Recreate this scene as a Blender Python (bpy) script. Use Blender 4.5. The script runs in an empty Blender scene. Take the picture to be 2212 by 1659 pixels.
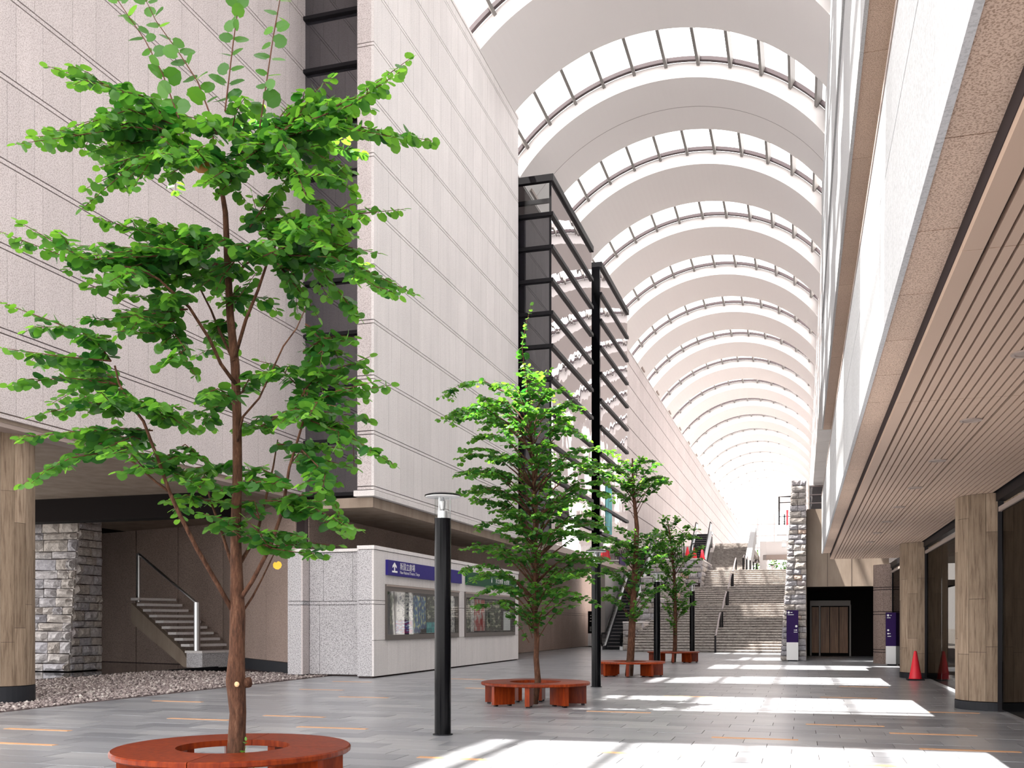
import bpy, math, random
import numpy as np
from mathutils import Matrix, Vector

R = random.Random(7)
NR = np.random.default_rng(7)
scene = bpy.context.scene
C = scene.collection
PI = math.pi

# ------------------------------------------------------------------ camera
F_PX, CX, VPX, HORIZON, EYE = 2100.0, 1106.0, 1733.0, 1348.0, 1.5
YAW = math.atan((VPX - CX) / F_PX)
cam_d = bpy.data.cameras.new('camera')
cam = bpy.data.objects.new('camera', cam_d)
C.objects.link(cam)
cam.location = (0, 0, EYE)
cam.rotation_euler = (PI / 2, 0, YAW)
cam_d.sensor_width = 36.0
cam_d.lens = F_PX / 2212.0 * 36.0
cam_d.shift_y = (HORIZON - 829.5) / 2212.0
cam_d.clip_end = 900
scene.camera = cam
CA, SA = math.cos(YAW), math.sin(YAW)

# ------------------------------------------------------------------ sky, sun, exposure
world = bpy.data.worlds.new('sky')
scene.world = world
world.use_nodes = True
wn = world.node_tree
wn.nodes['Background'].inputs[0].default_value = (1.0, 0.985, 0.98, 1)
wn.nodes['Background'].inputs[1].default_value = 3.7
sun_d = bpy.data.lights.new('sun', 'SUN')
sun_d.energy = 20.0
sun_d.angle = math.radians(0.6)
sun_d.color = (1.0, 0.96, 0.9)
sun = bpy.data.objects.new('sun', sun_d)
C.objects.link(sun)
sun.rotation_euler = Vector((0.366, 0.126, -1)).to_track_quat('-Z', 'Y').to_euler()
sun.location = (-20, -10, 60)
vs = scene.view_settings
vs.view_transform = 'Standard'
vs.look = 'None'
vs.exposure = 0.68
vs.gamma = 1.0
vs.use_curve_mapping = False
cy = scene.cycles
cy.max_bounces = 9
cy.diffuse_bounces = 5
cy.glossy_bounces = 4
cy.transmission_bounces = 6
cy.transparent_max_bounces = 16
cy.sample_clamp_indirect = 12
cy.use_denoising = True

# ------------------------------------------------------------------ materials
MAT = {}


class NT:
    def __init__(s, name):
        s.m = bpy.data.materials.new(name)
        s.m.use_nodes = True
        s.t = s.m.node_tree
        s.b = s.t.nodes['Principled BSDF']
        MAT[name] = s.m

    def n(s, typ, **kw):
        x = s.t.nodes.new(typ)
        for k, v in kw.items():
            if k.startswith('i_'):
                key = k[2:]
                key = int(key) if key.isdigit() else key.replace('_', ' ')
                x.inputs[key].default_value = v
            else:
                setattr(x, k, v)
        return x

    def l(s, a, b):
        s.t.links.new(a, b)

    def pos(s, scale=(1, 1, 1)):
        g = s.n('ShaderNodeNewGeometry')
        m = s.n('ShaderNodeMapping')
        m.inputs['Scale'].default_value = scale
        s.l(g.outputs['Position'], m.inputs['Vector'])
        return m.outputs[0]

    def noise(s, vec, scale, detail=2.0, rough=0.5):
        x = s.n('ShaderNodeTexNoise')
        x.inputs['Scale'].default_value = scale
        x.inputs['Detail'].default_value = detail
        x.inputs['Roughness'].default_value = rough
        if vec is not None:
            s.l(vec, x.inputs['Vector'])
        return x.outputs['Fac']

    def ramp(s, fac, stops):
        x = s.n('ShaderNodeValToRGB')
        e = x.color_ramp.elements
        while len(e) < len(stops):
            e.new(0.5)
        for el, (p, c) in zip(e, stops):
            el.position = p
            el.color = (*c, 1)
        s.l(fac, x.inputs[0])
        return x.outputs[0]

    def mix(s, a, b, fac, mode='MIX'):
        x = s.n('ShaderNodeMix', data_type='RGBA', blend_type=mode)
        for v, i in ((fac, 0), (a, 6), (b, 7)):
            if hasattr(v, 'is_output'):
                s.l(v, x.inputs[i])
            else:
                x.inputs[i].default_value = v if i == 0 else (*v, 1)
        return x.outputs[2]

    def bump(s, h, strength, dist=0.02):
        x = s.n('ShaderNodeBump')
        x.inputs['Strength'].default_value = strength
        x.inputs['Distance'].default_value = dist
        s.l(h, x.inputs['Height'])
        s.l(x.outputs[0], s.b.inputs['Normal'])

    def col(s, c):
        if hasattr(c, 'is_output'):
            s.l(c, s.b.inputs['Base Color'])
        else:
            s.b.inputs['Base Color'].default_value = (*c, 1)

    def rough(s, r, spec=0.5, metal=0.0):
        s.b.inputs['Roughness'].default_value = r
        s.b.inputs['Specular IOR Level'].default_value = spec
        s.b.inputs['Metallic'].default_value = metal


def plain(name, c, r=0.5, spec=0.5, metal=0.0):
    k = NT(name)
    k.col(c)
    k.rough(r, spec, metal)
    return k


def granite(name, c, dark, speck=85.0, vary=0.10, rough=0.75, streak=0.0):
    k = NT(name)
    p = k.pos()
    s1 = k.ramp(k.noise(p, speck, 2.0, 0.7), [(0.40, dark), (0.52, c)])
    s2 = k.ramp(k.noise(p, 0.7, 3.0), [(0.3, tuple(1 - vary for _ in range(3))), (0.7, (1, 1, 1))])
    out = k.mix(s1, s2, 1.0, 'MULTIPLY')
    oi = k.n('ShaderNodeObjectInfo')
    rr = k.ramp(oi.outputs['Random'], [(0, (0.93, 0.93, 0.93)), (1, (1, 1, 1))])
    out = k.mix(out, rr, 1.0, 'MULTIPLY')
    if streak:
        s3 = k.ramp(k.noise(k.pos((3.0, 3.0, 0.12)), 2.2, 4.0, 0.6), [(0.35, tuple(1 - streak for _ in range(3))), (0.6, (1, 1, 1))])
        out = k.mix(out, s3, 1.0, 'MULTIPLY')
    k.col(out)
    k.rough(rough, 0.3)
    return k


granite('pink_granite', (0.66, 0.60, 0.595), (0.44, 0.385, 0.375), 42, 0.08, 0.8, 0.05)
granite('pale_granite', (0.78, 0.745, 0.735), (0.64, 0.60, 0.59), 46, 0.06, 0.8, 0.06)
granite('grey_granite', (0.56, 0.545, 0.56), (0.24, 0.225, 0.235), 38, 0.06, 0.8)
granite('brown_granite', (0.33, 0.25, 0.215), (0.17, 0.12, 0.10), 40, 0.15, 0.75)
granite('soffit_granite', (0.70, 0.53, 0.42), (0.38, 0.26, 0.19), 85, 0.10, 0.75)
granite('white_granite', (0.56, 0.565, 0.575), (0.45, 0.455, 0.465), 40, 0.05, 0.75)
granite('step_edge', (0.60, 0.56, 0.53), (0.38, 0.35, 0.33), 9, 0.25, 0.9)
granite('step_granite', (0.40, 0.37, 0.36), (0.20, 0.185, 0.18), 14, 0.15, 0.9)
plain('joint', (0.045, 0.034, 0.034), 0.9, 0.1)
plain('white_paint', (0.71, 0.675, 0.665), 0.7, 0.3)
plain('cream_metal', (0.62, 0.58, 0.53), 0.45, 0.5)
plain('mullion_grey', (0.20, 0.185, 0.175), 0.5, 0.3)
plain('rail_dark', (0.075, 0.055, 0.058), 0.5, 0.3)
plain('rail_grey', (0.30, 0.26, 0.26), 0.5, 0.5)
plain('black_paint', (0.003, 0.003, 0.004), 0.16, 0.10)
plain('black_matt', (0.009, 0.008, 0.010), 0.5, 0.15)
plain('dark_base', (0.018, 0.019, 0.023), 0.6, 0.2)
plain('steel', (0.5, 0.5, 0.51), 0.3, 0.5, 1.0)
plain('bronze', (0.115, 0.10, 0.092), 0.4, 0.5, 0.4)
plain('white_panel', (0.80, 0.80, 0.80), 0.4, 0.5)
plain('purple_panel', (0.026, 0.008, 0.075), 0.6, 0.15)
plain('navy_sign', (0.030, 0.022, 0.185), 0.6, 0.15)
plain('green_sign', (0.012, 0.075, 0.035), 0.6, 0.15)
plain('print_white', (0.85, 0.85, 0.85), 0.5, 0.3)
plain('red_cone', (0.72, 0.018, 0.035), 0.45, 0.5)
plain('trim_brown', (0.33, 0.265, 0.235), 0.5, 0.4)
plain('slat_brown', (0.475, 0.345, 0.265), 0.6, 0.3)
plain('ground_stone', (0.32, 0.31, 0.30), 0.9, 0.2)
plain('void_black', (0.008, 0.006, 0.006), 0.9, 0.1)  # near black that puts the darkness of deep voids into the colour

k = NT('concrete')
p = k.pos((1.6, 1.6, 0.35))
base = k.ramp(k.noise(p, 1.3, 5.0, 0.6), [(0.25, (0.20, 0.15, 0.115)), (0.75, (0.34, 0.275, 0.22))])
k.col(base)
k.rough(0.8, 0.3)
k.bump(k.noise(k.pos(), 30, 3.0), 0.15, 0.01)

k = NT('board_concrete')
oi = k.n('ShaderNodeObjectInfo')
p = k.pos((7.0, 7.0, 0.55))
grain = k.ramp(k.noise(p, 3.2, 5.0, 0.65), [(0.30, (0.135, 0.092, 0.062)), (0.50, (0.265, 0.197, 0.14)), (0.8, (0.37, 0.29, 0.215))])
rr = k.ramp(oi.outputs['Random'], [(0, (0.70, 0.68, 0.66)), (1, (1.1, 1.1, 1.1))])
k.col(k.mix(grain, rr, 1.0, 'MULTIPLY'))
k.rough(0.75, 0.3)
k.bump(k.noise(p, 6.0, 4.0), 0.25, 0.01)

k = NT('rubble')
oi = k.n('ShaderNodeObjectInfo')
tone = k.ramp(oi.outputs['Random'], [(0.0, (0.40, 0.36, 0.33)), (0.35, (0.47, 0.43, 0.40)), (0.7, (0.44, 0.42, 0.43)), (0.94, (0.38, 0.37, 0.40)), (1.0, (0.50, 0.37, 0.29))])
sp = k.ramp(k.noise(k.pos(), 9.0, 6.0, 0.7), [(0.3, (0.62, 0.62, 0.62)), (0.6, (1.06, 1.06, 1.06))])
k.col(k.mix(tone, sp, 1.0, 'MULTIPLY'))
k.rough(0.9, 0.2)
k.bump(k.noise(k.pos(), 13.0, 5.0, 0.6), 0.75, 0.06)

k = MATS = NT('rock_step')
sp = k.ramp(k.noise(k.pos((1, 1, 1)), 3.5, 6.0, 0.75), [(0.30, (0.17, 0.15, 0.14)), (0.55, (0.37, 0.335, 0.31)), (0.8, (0.54, 0.495, 0.455))])
k.col(sp)
k.rough(0.9, 0.2)
k.bump(k.noise(k.pos((1, 1, 2)), 5.0, 5.0, 0.65), 1.0, 0.12)

k = NT('paving')
at = k.n('ShaderNodeAttribute', attribute_name='tone')
oi = k.n('ShaderNodeObjectInfo')
add = k.n('ShaderNodeMath', operation='ADD')
k.l(at.outputs['Fac'], add.inputs[0])
k.l(oi.outputs['Random'], add.inputs[1])
fr = k.n('ShaderNodeMath', operation='FRACT')
k.l(add.outputs[0], fr.inputs[0])
tone = k.ramp(fr.outputs[0], [(0.0, (0.225, 0.23, 0.25)), (0.5, (0.30, 0.305, 0.325)), (0.85, (0.335, 0.34, 0.355)), (1.0, (0.385, 0.385, 0.395))])
st = k.ramp(k.noise(k.pos((0.5, 3.0, 1.0)), 1.6, 4.0, 0.6), [(0.3, (0.86, 0.86, 0.87)), (0.7, (1.08, 1.08, 1.08))])
c1 = k.mix(tone, st, 1.0, 'MULTIPLY')
sp = k.ramp(k.noise(k.pos(), 120.0, 2.0), [(0.35, (0.85, 0.85, 0.85)), (0.6, (1.05, 1.05, 1.05))])
k.col(k.mix(c1, sp, 1.0, 'MULTIPLY'))
k.rough(0.28, 0.5)
k.bump(k.noise(k.pos(), 90.0, 2.0), 0.06, 0.004)

plain('orange_tile', (0.58, 0.32, 0.17), 0.6, 0.3)

k = NT('gravel')
oi = k.n('ShaderNodeObjectInfo')
at = k.n('ShaderNodeAttribute', attribute_name='tone')
k.col(k.ramp(at.outputs['Fac'], [(0.0, (0.13, 0.10, 0.10)), (0.5, (0.30, 0.25, 0.24)), (0.85, (0.42, 0.36, 0.34)), (1.0, (0.62, 0.58, 0.54))]))
k.rough(0.85, 0.3)

k = NT('bench_wood')
oi = k.n('ShaderNodeObjectInfo')
g = k.ramp(k.noise(k.pos((14.0, 14.0, 2.0)), 1.4, 5.0, 0.6), [(0.3, (0.13, 0.014, 0.004)), (0.7, (0.29, 0.046, 0.008))])
g2 = k.ramp(k.noise(k.pos((1, 1, 1)), 2.2, 3.0), [(0.3, (0.82, 0.80, 0.8)), (0.7, (1.1, 1.1, 1.1))])
rr = k.ramp(oi.outputs['Random'], [(0, (0.72, 0.68, 0.66)), (1, (1.15, 1.15, 1.1))])
k.col(k.mix(k.mix(g, g2, 1.0, 'MULTIPLY'), rr, 1.0, 'MULTIPLY'))
k.rough(0.36, 0.14)

k = NT('door_wood')
g = k.ramp(k.noise(k.pos((20.0, 3.0, 0.6)), 1.4, 5.0), [(0.3, (0.15, 0.06, 0.03)), (0.7, (0.38, 0.19, 0.09))])
k.col(g)
k.rough(0.4, 0.4)

k = NT('bark')
p = k.pos((9, 9, 2.2))
k.col(k.ramp(k.noise(p, 3.2, 5.0, 0.7), [(0.3, (0.030, 0.013, 0.008)), (0.55, (0.095, 0.042, 0.024)), (0.8, (0.18, 0.095, 0.058))]))
k.rough(0.85, 0.2)
k.bump(k.noise(p, 5.0, 5.0, 0.7), 0.8, 0.03)
plain('twig', (0.09, 0.035, 0.02), 0.7, 0.2)
plain('cut_wood', (0.55, 0.36, 0.20), 0.7, 0.2)


def leaf_mat(name, c0, c1, tc0, tc1, attr):
    k = NT(name)
    if attr:
        f = k.n('ShaderNodeAttribute', attribute_name='tone').outputs['Fac']
    else:
        sx = k.n('ShaderNodeSeparateColor')
        k.l(k.n('ShaderNodeObjectInfo').outputs['Color'], sx.inputs[0])
        f = sx.outputs[0]
    a = k.ramp(f, [(0, c0), (1, c1)])
    b = k.ramp(f, [(0, tc0), (1, tc1)])
    k.col(a)
    k.rough(0.42, 0.4)
    tr = k.n('ShaderNodeBsdfTranslucent')
    k.l(b, tr.inputs[0])
    ad = k.n('ShaderNodeMixShader')
    ad.inputs[0].default_value = 0.5
    k.l(k.b.outputs[0], ad.inputs[1])
    k.l(tr.outputs[0], ad.inputs[2])
    k.l(ad.outputs[0], k.t.nodes['Material Output'].inputs['Surface'])


LG = ((0.013, 0.062, 0.016), (0.070, 0.205, 0.035), (0.03, 0.20, 0.02), (0.27, 0.60, 0.04))
leaf_mat('leaf_green', *LG, False)
leaf_mat('leaf_mass', *LG, True)
leaf_mat('leaf_yellow', (0.75, 0.42, 0.03), (0.75, 0.42, 0.03), (0.9, 0.55, 0.05), (0.9, 0.55, 0.05), False)
leaf_mat('leaf_brown', (0.36, 0.17, 0.05), (0.36, 0.17, 0.05), (0.4, 0.2, 0.06), (0.4, 0.2, 0.06), False)


def thin_glass(name, tint, r0, k5=1.0):
    """thin pane: see-through with a mirror share that grows towards grazing view"""
    k = NT(name)
    k.t.nodes.remove(k.b)
    tr = k.n('ShaderNodeBsdfTransparent')
    tr.inputs[0].default_value = (*tint, 1)
    gl = k.n('ShaderNodeBsdfGlossy')
    gl.inputs['Roughness'].default_value = 0.0
    lw = k.n('ShaderNodeLayerWeight')
    lw.inputs['Blend'].default_value = 0.5
    pw = k.n('ShaderNodeMath', operation='POWER')
    k.l(lw.outputs['Facing'], pw.inputs[0])
    pw.inputs[1].default_value = 5.0
    ma = k.n('ShaderNodeMath', operation='MULTIPLY_ADD')
    k.l(pw.outputs[0], ma.inputs[0])
    ma.inputs[1].default_value = (1 - r0) * k5
    ma.inputs[2].default_value = r0
    mx = k.n('ShaderNodeMixShader')
    k.l(ma.outputs[0], mx.inputs[0])
    k.l(tr.outputs[0], mx.inputs[1])
    k.l(gl.outputs[0], mx.inputs[2])
    k.l(mx.outputs[0], k.t.nodes['Material Output'].inputs['Surface'])


thin_glass('clear_glass', (0.93, 0.95, 0.95), 0.05)
thin_glass('skylight_glass', (0.96, 0.96, 0.96), 0.02, 0.25)
thin_glass('shop_glass', (0.30, 0.29, 0.28), 0.05, 0.15)

k = NT('dark_glass')          # reflective dark curtain-wall glass
k.t.nodes.remove(k.b)
df = k.n('ShaderNodeBsdfDiffuse')
df.inputs[0].default_value = (0.018, 0.017, 0.021, 1)
gl = k.n('ShaderNodeBsdfGlossy')
gl.inputs['Roughness'].default_value = 0.012
gl.inputs[0].default_value = (0.92, 0.90, 0.92, 1)
fr = k.n('ShaderNodeFresnel')
fr.inputs['IOR'].default_value = 2.35
bp = k.n('ShaderNodeBump')
bp.inputs['Strength'].default_value = 0.05
bp.inputs['Distance'].default_value = 0.05
k.l(k.noise(k.pos((1, 1, 1)), 1.3, 1.0), bp.inputs['Height'])
k.l(bp.outputs[0], gl.inputs['Normal'])
k.l(bp.outputs[0], fr.inputs['Normal'])
mx = k.n('ShaderNodeMixShader')
k.l(fr.outputs[0], mx.inputs[0])
k.l(df.outputs[0], mx.inputs[1])
k.l(gl.outputs[0], mx.inputs[2])
k.l(mx.outputs[0], k.t.nodes['Material Output'].inputs['Surface'])

k = NT('bay_side_glass')      # coated side panes of the bays
k.t.nodes.remove(k.b)
df = k.n('ShaderNodeBsdfDiffuse')
df.inputs[0].default_value = (0.05, 0.045, 0.05, 1)
gl = k.n('ShaderNodeBsdfGlossy')
gl.inputs['Roughness'].default_value = 0.01
gl.inputs[0].default_value = (0.86, 0.83, 0.84, 1)
bp = k.n('ShaderNodeBump')
bp.inputs['Strength'].default_value = 0.10
bp.inputs['Distance'].default_value = 0.05
k.l(k.noise(k.pos((1, 1, 1)), 0.9, 1.0), bp.inputs['Height'])
k.l(bp.outputs[0], gl.inputs['Normal'])
mx = k.n('ShaderNodeMixShader')
mx.inputs[0].default_value = 0.72
k.l(df.outputs[0], mx.inputs[1])
k.l(gl.outputs[0], mx.inputs[2])
k.l(mx.outputs[0], k.t.nodes['Material Output'].inputs['Surface'])

k = NT('pool_water')
k.col((0.006, 0.007, 0.010))
k.rough(0.03, 0.8)
k.bump(k.noise(k.pos((1, 3, 1)), 2.5, 2.0), 0.05, 0.03)


def poster_mat(name, stops, scale, rot=0.0):
    k = NT(name)
    tc = k.n('ShaderNodeTexCoord')
    m = k.n('ShaderNodeMapping')
    m.inputs['Scale'].default_value = scale
    m.inputs['Rotation'].default_value = (0, 0, rot)
    k.l(tc.outputs['Generated'], m.inputs['Vector'])
    k.col(k.ramp(k.noise(m.outputs[0], 1.0, 1.0), stops))
    k.rough(0.5, 0.3)


poster_mat('poster_teal', [(0.40, (0.01, 0.22, 0.26)), (0.5, (0.03, 0.36, 0.38)), (0.62, (0.10, 0.5, 0.5))], (4, 4, 2))
poster_mat('poster_magenta', [(0.42, (0.30, 0.005, 0.12)), (0.52, (0.03, 0.12, 0.45)), (0.60, (0.75, 0.75, 0.8))], (3, 3, 6))
poster_mat('poster_pale', [(0.40, (0.10, 0.10, 0.14)), (0.46, (0.66, 0.62, 0.58)), (0.8, (0.80, 0.78, 0.75))], (7, 7, 14))
poster_mat('poster_dark', [(0.45, (0.015, 0.03, 0.02)), (0.55, (0.06, 0.10, 0.05)), (0.66, (0.5, 0.48, 0.36))], (5, 5, 8))
poster_mat('poster_red', [(0.40, (0.5, 0.42, 0.38)), (0.5, (0.42, 0.03, 0.03)), (0.75, (0.34, 0.02, 0.02))], (6, 6, 3))
poster_mat('poster_blue', [(0.42, (0.01, 0.05, 0.18)), (0.52, (0.02, 0.2, 0.4)), (0.62, (0.6, 0.62, 0.3))], (5, 5, 7))


# ------------------------------------------------------------------ helpers
ORD = ['first', 'second', 'third', 'fourth', 'fifth', 'sixth', 'seventh', 'eighth', 'ninth', 'tenth']


def mesh(name, verts, faces, mat, smooth=False):
    me = bpy.data.meshes.new(name)
    me.from_pydata([tuple(v) for v in verts], [], faces)
    if mat:
        me.materials.append(MAT[mat])
    if smooth:
        me.polygons.foreach_set('use_smooth', [True] * len(me.polygons))
    me.update()
    return me


def put(name, me, parent=None, loc=None, mtx=None):
    o = bpy.data.objects.new(name, me)
    C.objects.link(o)
    if parent is not None:
        o.parent = parent
    if mtx is not None:
        o.matrix_local = mtx
    elif loc is not None:
        o.location = loc
    return o


class MB:
    """collects shapes into one mesh"""

    def __init__(s):
        s.v, s.f = [], []

    def raw(s, vs, fs):
        o = len(s.v)
        s.v += [tuple(x) for x in vs]
        s.f += [tuple(i + o for i in f) for f in fs]
        return s

    def box(s, x0, x1, y0, y1, z0, z1):
        vs = [(x0, y0, z0), (x1, y0, z0), (x1, y1, z0), (x0, y1, z0), (x0, y0, z1), (x1, y0, z1), (x1, y1, z1), (x0, y1, z1)]
        return s.raw(vs, [(0, 3, 2, 1), (4, 5, 6, 7), (0, 1, 5, 4), (1, 2, 6, 5), (2, 3, 7, 6), (3, 0, 4, 7)])

    def prism(s, poly, axis, a, b):
        """extrude a 2-D polygon: axis 'x' -> poly is (y,z), 'y' -> (x,z), 'z' -> (x,y)"""
        n = len(poly)

        def P(q, t):
            return {'x': (t, q[0], q[1]), 'y': (q[0], t, q[1]), 'z': (q[0], q[1], t)}[axis]
        vs = [P(q, a) for q in poly] + [P(q, b) for q in poly]
        fs = [tuple(range(n))[::-1], tuple(range(n, 2 * n))]
        fs += [(i, (i + 1) % n, n + (i + 1) % n, n + i) for i in range(n)]
        return s.raw(vs, fs)

    def lathe(s, prof, seg=24, cx=0, cy=0, cap=True):
        n = len(prof)
        vs, fs = [], []
        for r, z in prof:
            for i in range(seg):
                t = 2 * PI * i / seg
                vs.append((cx + r * math.cos(t), cy + r * math.sin(t), z))
        for j in range(n - 1):
            for i in range(seg):
                a, b = j * seg + i, j * seg + (i + 1) % seg
                fs.append((a, b, b + seg, a + seg))
        if cap:
            fs.append(tuple(range(seg))[::-1])
            fs.append(tuple(range((n - 1) * seg, n * seg)))
        return s.raw(vs, fs)

    def tube(s, pts, rad, seg=8):
        pts = [Vector(p) for p in pts]
        rad = rad if isinstance(rad, (list, tuple)) else [rad] * len(pts)
        vs, fs = [], []
        prev = None
        for i, p in enumerate(pts):
            d = (pts[min(i + 1, len(pts) - 1)] - pts[max(i - 1, 0)]).normalized()
            if prev is None:
                u = d.orthogonal().normalized()
            else:
                u = (prev - d * prev.dot(d)).normalized()
            prev = u
            w = d.cross(u)
            for j in range(seg):
                t = 2 * PI * j / seg
                vs.append(p + (u * math.cos(t) + w * math.sin(t)) * rad[i])
        for i in range(len(pts) - 1):
            for j in range(seg):
                a, b = i * seg + j, i * seg + (j + 1) % seg
                fs.append((a, b, b + seg, a + seg))
        fs.append(tuple(range(seg))[::-1])
        fs.append(tuple(range((len(pts) - 1) * seg, len(pts) * seg)))
        return s.raw(vs, fs)

    def me(s, name, mat, smooth=False):
        return mesh(name, s.v, s.f, mat, smooth)

    def obj(s, name, mat, parent=None, loc=None, smooth=False):
        return put(name, s.me(name, mat, smooth), parent, loc)


UNIT = {}


def unit(mat):
    if mat not in UNIT:
        UNIT[mat] = MB().box(-.5, .5, -.5, .5, -.5, .5).me('block_' + mat, mat)
    return UNIT[mat]


def slab(name, x0, x1, y0, y1, z0, z1, mat, parent=None):
    """a box piece that shares one mesh with every other piece of its material"""
    o = put(name, unit(mat), parent)
    o.location = ((x0 + x1) / 2, (y0 + y1) / 2, (z0 + z1) / 2)
    o.scale = (max(abs(x1 - x0), 1e-4), max(abs(y1 - y0), 1e-4), max(abs(z1 - z0), 1e-4))
    return o


def struct(o, label):
    o['kind'] = 'structure'
    o['label'] = label
    return o


def tag(o, label, cat, group=None):
    o['label'] = label
    o['category'] = cat
    if group:
        o['group'] = group
    return o


def thing(name, loc, label, cat, group=None, rz=0.0):
    o = bpy.data.objects.new(name, None)
    o.empty_display_size = 0.2
    C.objects.link(o)
    o.location = loc
    o.rotation_euler = (0, 0, rz)
    return tag(o, label, cat, group)


def box_struct(name, x0, x1, y0, y1, z0, z1, mat, label):
    return struct(MB().box(x0, x1, y0, y1, z0, z1).obj(name, mat), label)


def text_mesh(s, mat, size):
    cu = bpy.data.curves.new('lettering', 'FONT')
    cu.body = s
    cu.size = size
    cu.resolution_u = 3
    o = bpy.data.objects.new('lettering', cu)
    C.objects.link(o)
    dg = bpy.context.evaluated_depsgraph_get()
    me = bpy.data.meshes.new_from_object(o.evaluated_get(dg))
    bpy.data.objects.remove(o)
    bpy.data.curves.remove(cu)
    me.materials.clear()
    me.materials.append(MAT[mat])
    return me


def px(u, v, w):
    """point that the photograph shows at pixel u, v if it stands w metres in front of the lens plane"""
    r, up = (u - CX) / F_PX * w, (HORIZON - v) / F_PX * w
    return Vector((r * CA - w * SA, r * SA + w * CA, EYE + up))

# ================================================================== LEFT WALLS
XW1, XW2, XFAR = -13.86, -11.35, -12.2
ZB, HC, ZT = 5.22, 1.537, 22.54
YC, YE = 24.66, 38.93            # near corner and far end of the projecting wall


def panel_run(parent, face, axis, a0, a1, z0, n, h, mat, wa=1.0, wb=0.66, cut=None, sign=1, shift=0.0, ztop=None):
    """courses of stone panels with a narrow band between courses; axis 'x': the face is X = face and runs along Y"""
    def piece(nm, p0, p1, q0, q1):
        if axis == 'x':
            slab(nm, face - 0.08 * sign, face, p0, p1, q0, q1, mat, parent)
        else:
            slab(nm, p0, p1, face, face + 0.05 * sign, q0, q1, mat, parent)
    for i in range(n):
        zb = z0 + i * h
        zt = zb + h
        if ztop and zt > ztop:
            zt = ztop
        b = a0
        while b < a1 - 0.01:
            e = min(b + 3.32, a1)
            piece('stone_band', b + 0.003, e - 0.003, zb + 0.012, zb + 0.085)
            b = e
        b, kk = a0 - (0 if i % 2 else 0.45) + shift, i
        while b < a1 - 0.01:
            wdt = wa if kk % 2 else wb
            s, e = max(b, a0), min(b + wdt, a1)
            if e - s > 0.03 and zt - zb > 0.15:
                piece('stone_panel', s + 0.005, e - 0.005, zb + 0.110, zt - 0.012)
            b += wdt
            kk += 1


wl = box_struct('wall_left', XW1 - 0.6, XW1 - 0.06, 2.0, YC + 0.75, ZB + 0.0, ZT, 'joint',
                'tall pink granite panel wall behind the nearest tree, raised over the dark recess')
panel_run(wl, XW1, 'x', 10.0, YC + 0.74, ZB, 12, HC, 'pink_granite', ztop=ZT)
slab('plain_stone', XW1 - 0.05, XW1, 2.0, 9.99, ZB, ZT, 'pink_granite', wl)

wp = box_struct('wall_left_projecting', XW2 - 2.3, XW2 - 0.06, YC + 0.76, YE, ZB, ZT, 'joint',
                'pale granite panel wall projecting above the poster kiosk up to the vault')
MB().box(XW2 - 0.5, XW2 - 0.06, YC + 0.05, YC + 0.8, ZB, ZT).obj('corner_core', 'joint', wp)
panel_run(wp, XW2, 'x', YC, YE, ZB, 12, HC, 'pale_granite', 1.0, 0.66, ztop=ZT)
for i in range(12):                                   # return of the corner, facing the entrance
    zb = ZB + i * HC
    slab('stone_band', XW2 - 0.5, XW2 - 0.082, YC, YC + 0.06, zb + 0.012, zb + 0.085, 'pink_granite', wp)
    slab('stone_panel', XW2 - 0.5, XW2 - 0.082, YC, YC + 0.06, zb + 0.110, min(zb + HC - 0.012, ZT), 'pink_granite', wp)
slab('coping', XW2 - 0.7, XW2 + 0.02, YC - 0.02, YE, ZT, ZT + 0.12, 'pale_granite', wp)
# stone lip, stepped soffit and shaded wall under the overhang
slab('stone_lip', XW2 - 0.6, XW2 + 0.03, YC - 0.03, YE, ZB - 0.17, ZB - 0.012, 'pale_granite', wp)
MB().box(XW2 - 2.6, XW2 - 0.12, YC + 0.2, YE - 0.05, ZB - 0.46, ZB - 0.18).obj('soffit_beam', 'concrete', wp)
ws = box_struct('wall_left_rear', XW2 - 2.6, XW2 - 2.5, YC + 0.85, 70.0, 0.0, ZB - 0.2, 'joint',
                'shaded brown granite wall set back behind and beyond the kiosk')
bb = YC + 0.88
i = 0
while bb < 69.5:
    wdt = 0.78 if i % 2 else 1.05
    slab('stone_panel', XW2 - 2.5, XW2 - 2.47, bb + 0.004, bb + wdt - 0.004, 2.18, ZB - 0.22, 'brown_granite', ws)
    if bb > YE - 1:
        slab('stone_panel', XW2 - 2.5, XW2 - 2.47, bb + 0.004, bb + wdt - 0.004, 0.02, 2.04, 'brown_granite', ws)
    bb += wdt
    i += 1
slab('stone_band', XW2 - 2.5, XW2 - 2.47, YE, 69.0, 2.055, 2.165, 'brown_granite', ws)

# dark glass slot between the two walls
gw = thing('window_1', (0, 0, 0), 'tall dark glass slot with black fins between the two granite walls', 'window')
gw['kind'] = 'structure'
del gw['category']
yg = YC + 0.74
slab('back_panel', XW1 - 0.6, XW2 - 0.45, yg + 0.03, yg + 0.06, ZB - 0.1, ZT, 'void_black', gw)
for i in range(12):
    zb = ZB + i * HC
    slab('pane', XW1 - 0.02, XW2 - 0.45, yg, yg + 0.02, zb + 0.06, min(zb + HC - 0.06, ZT), 'dark_glass', gw)
    slab('fin', XW1 + 0.0, XW2 - 0.5, yg - 0.14, yg + 0.02, zb - 0.05, zb + 0.05, 'black_matt', gw)

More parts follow.
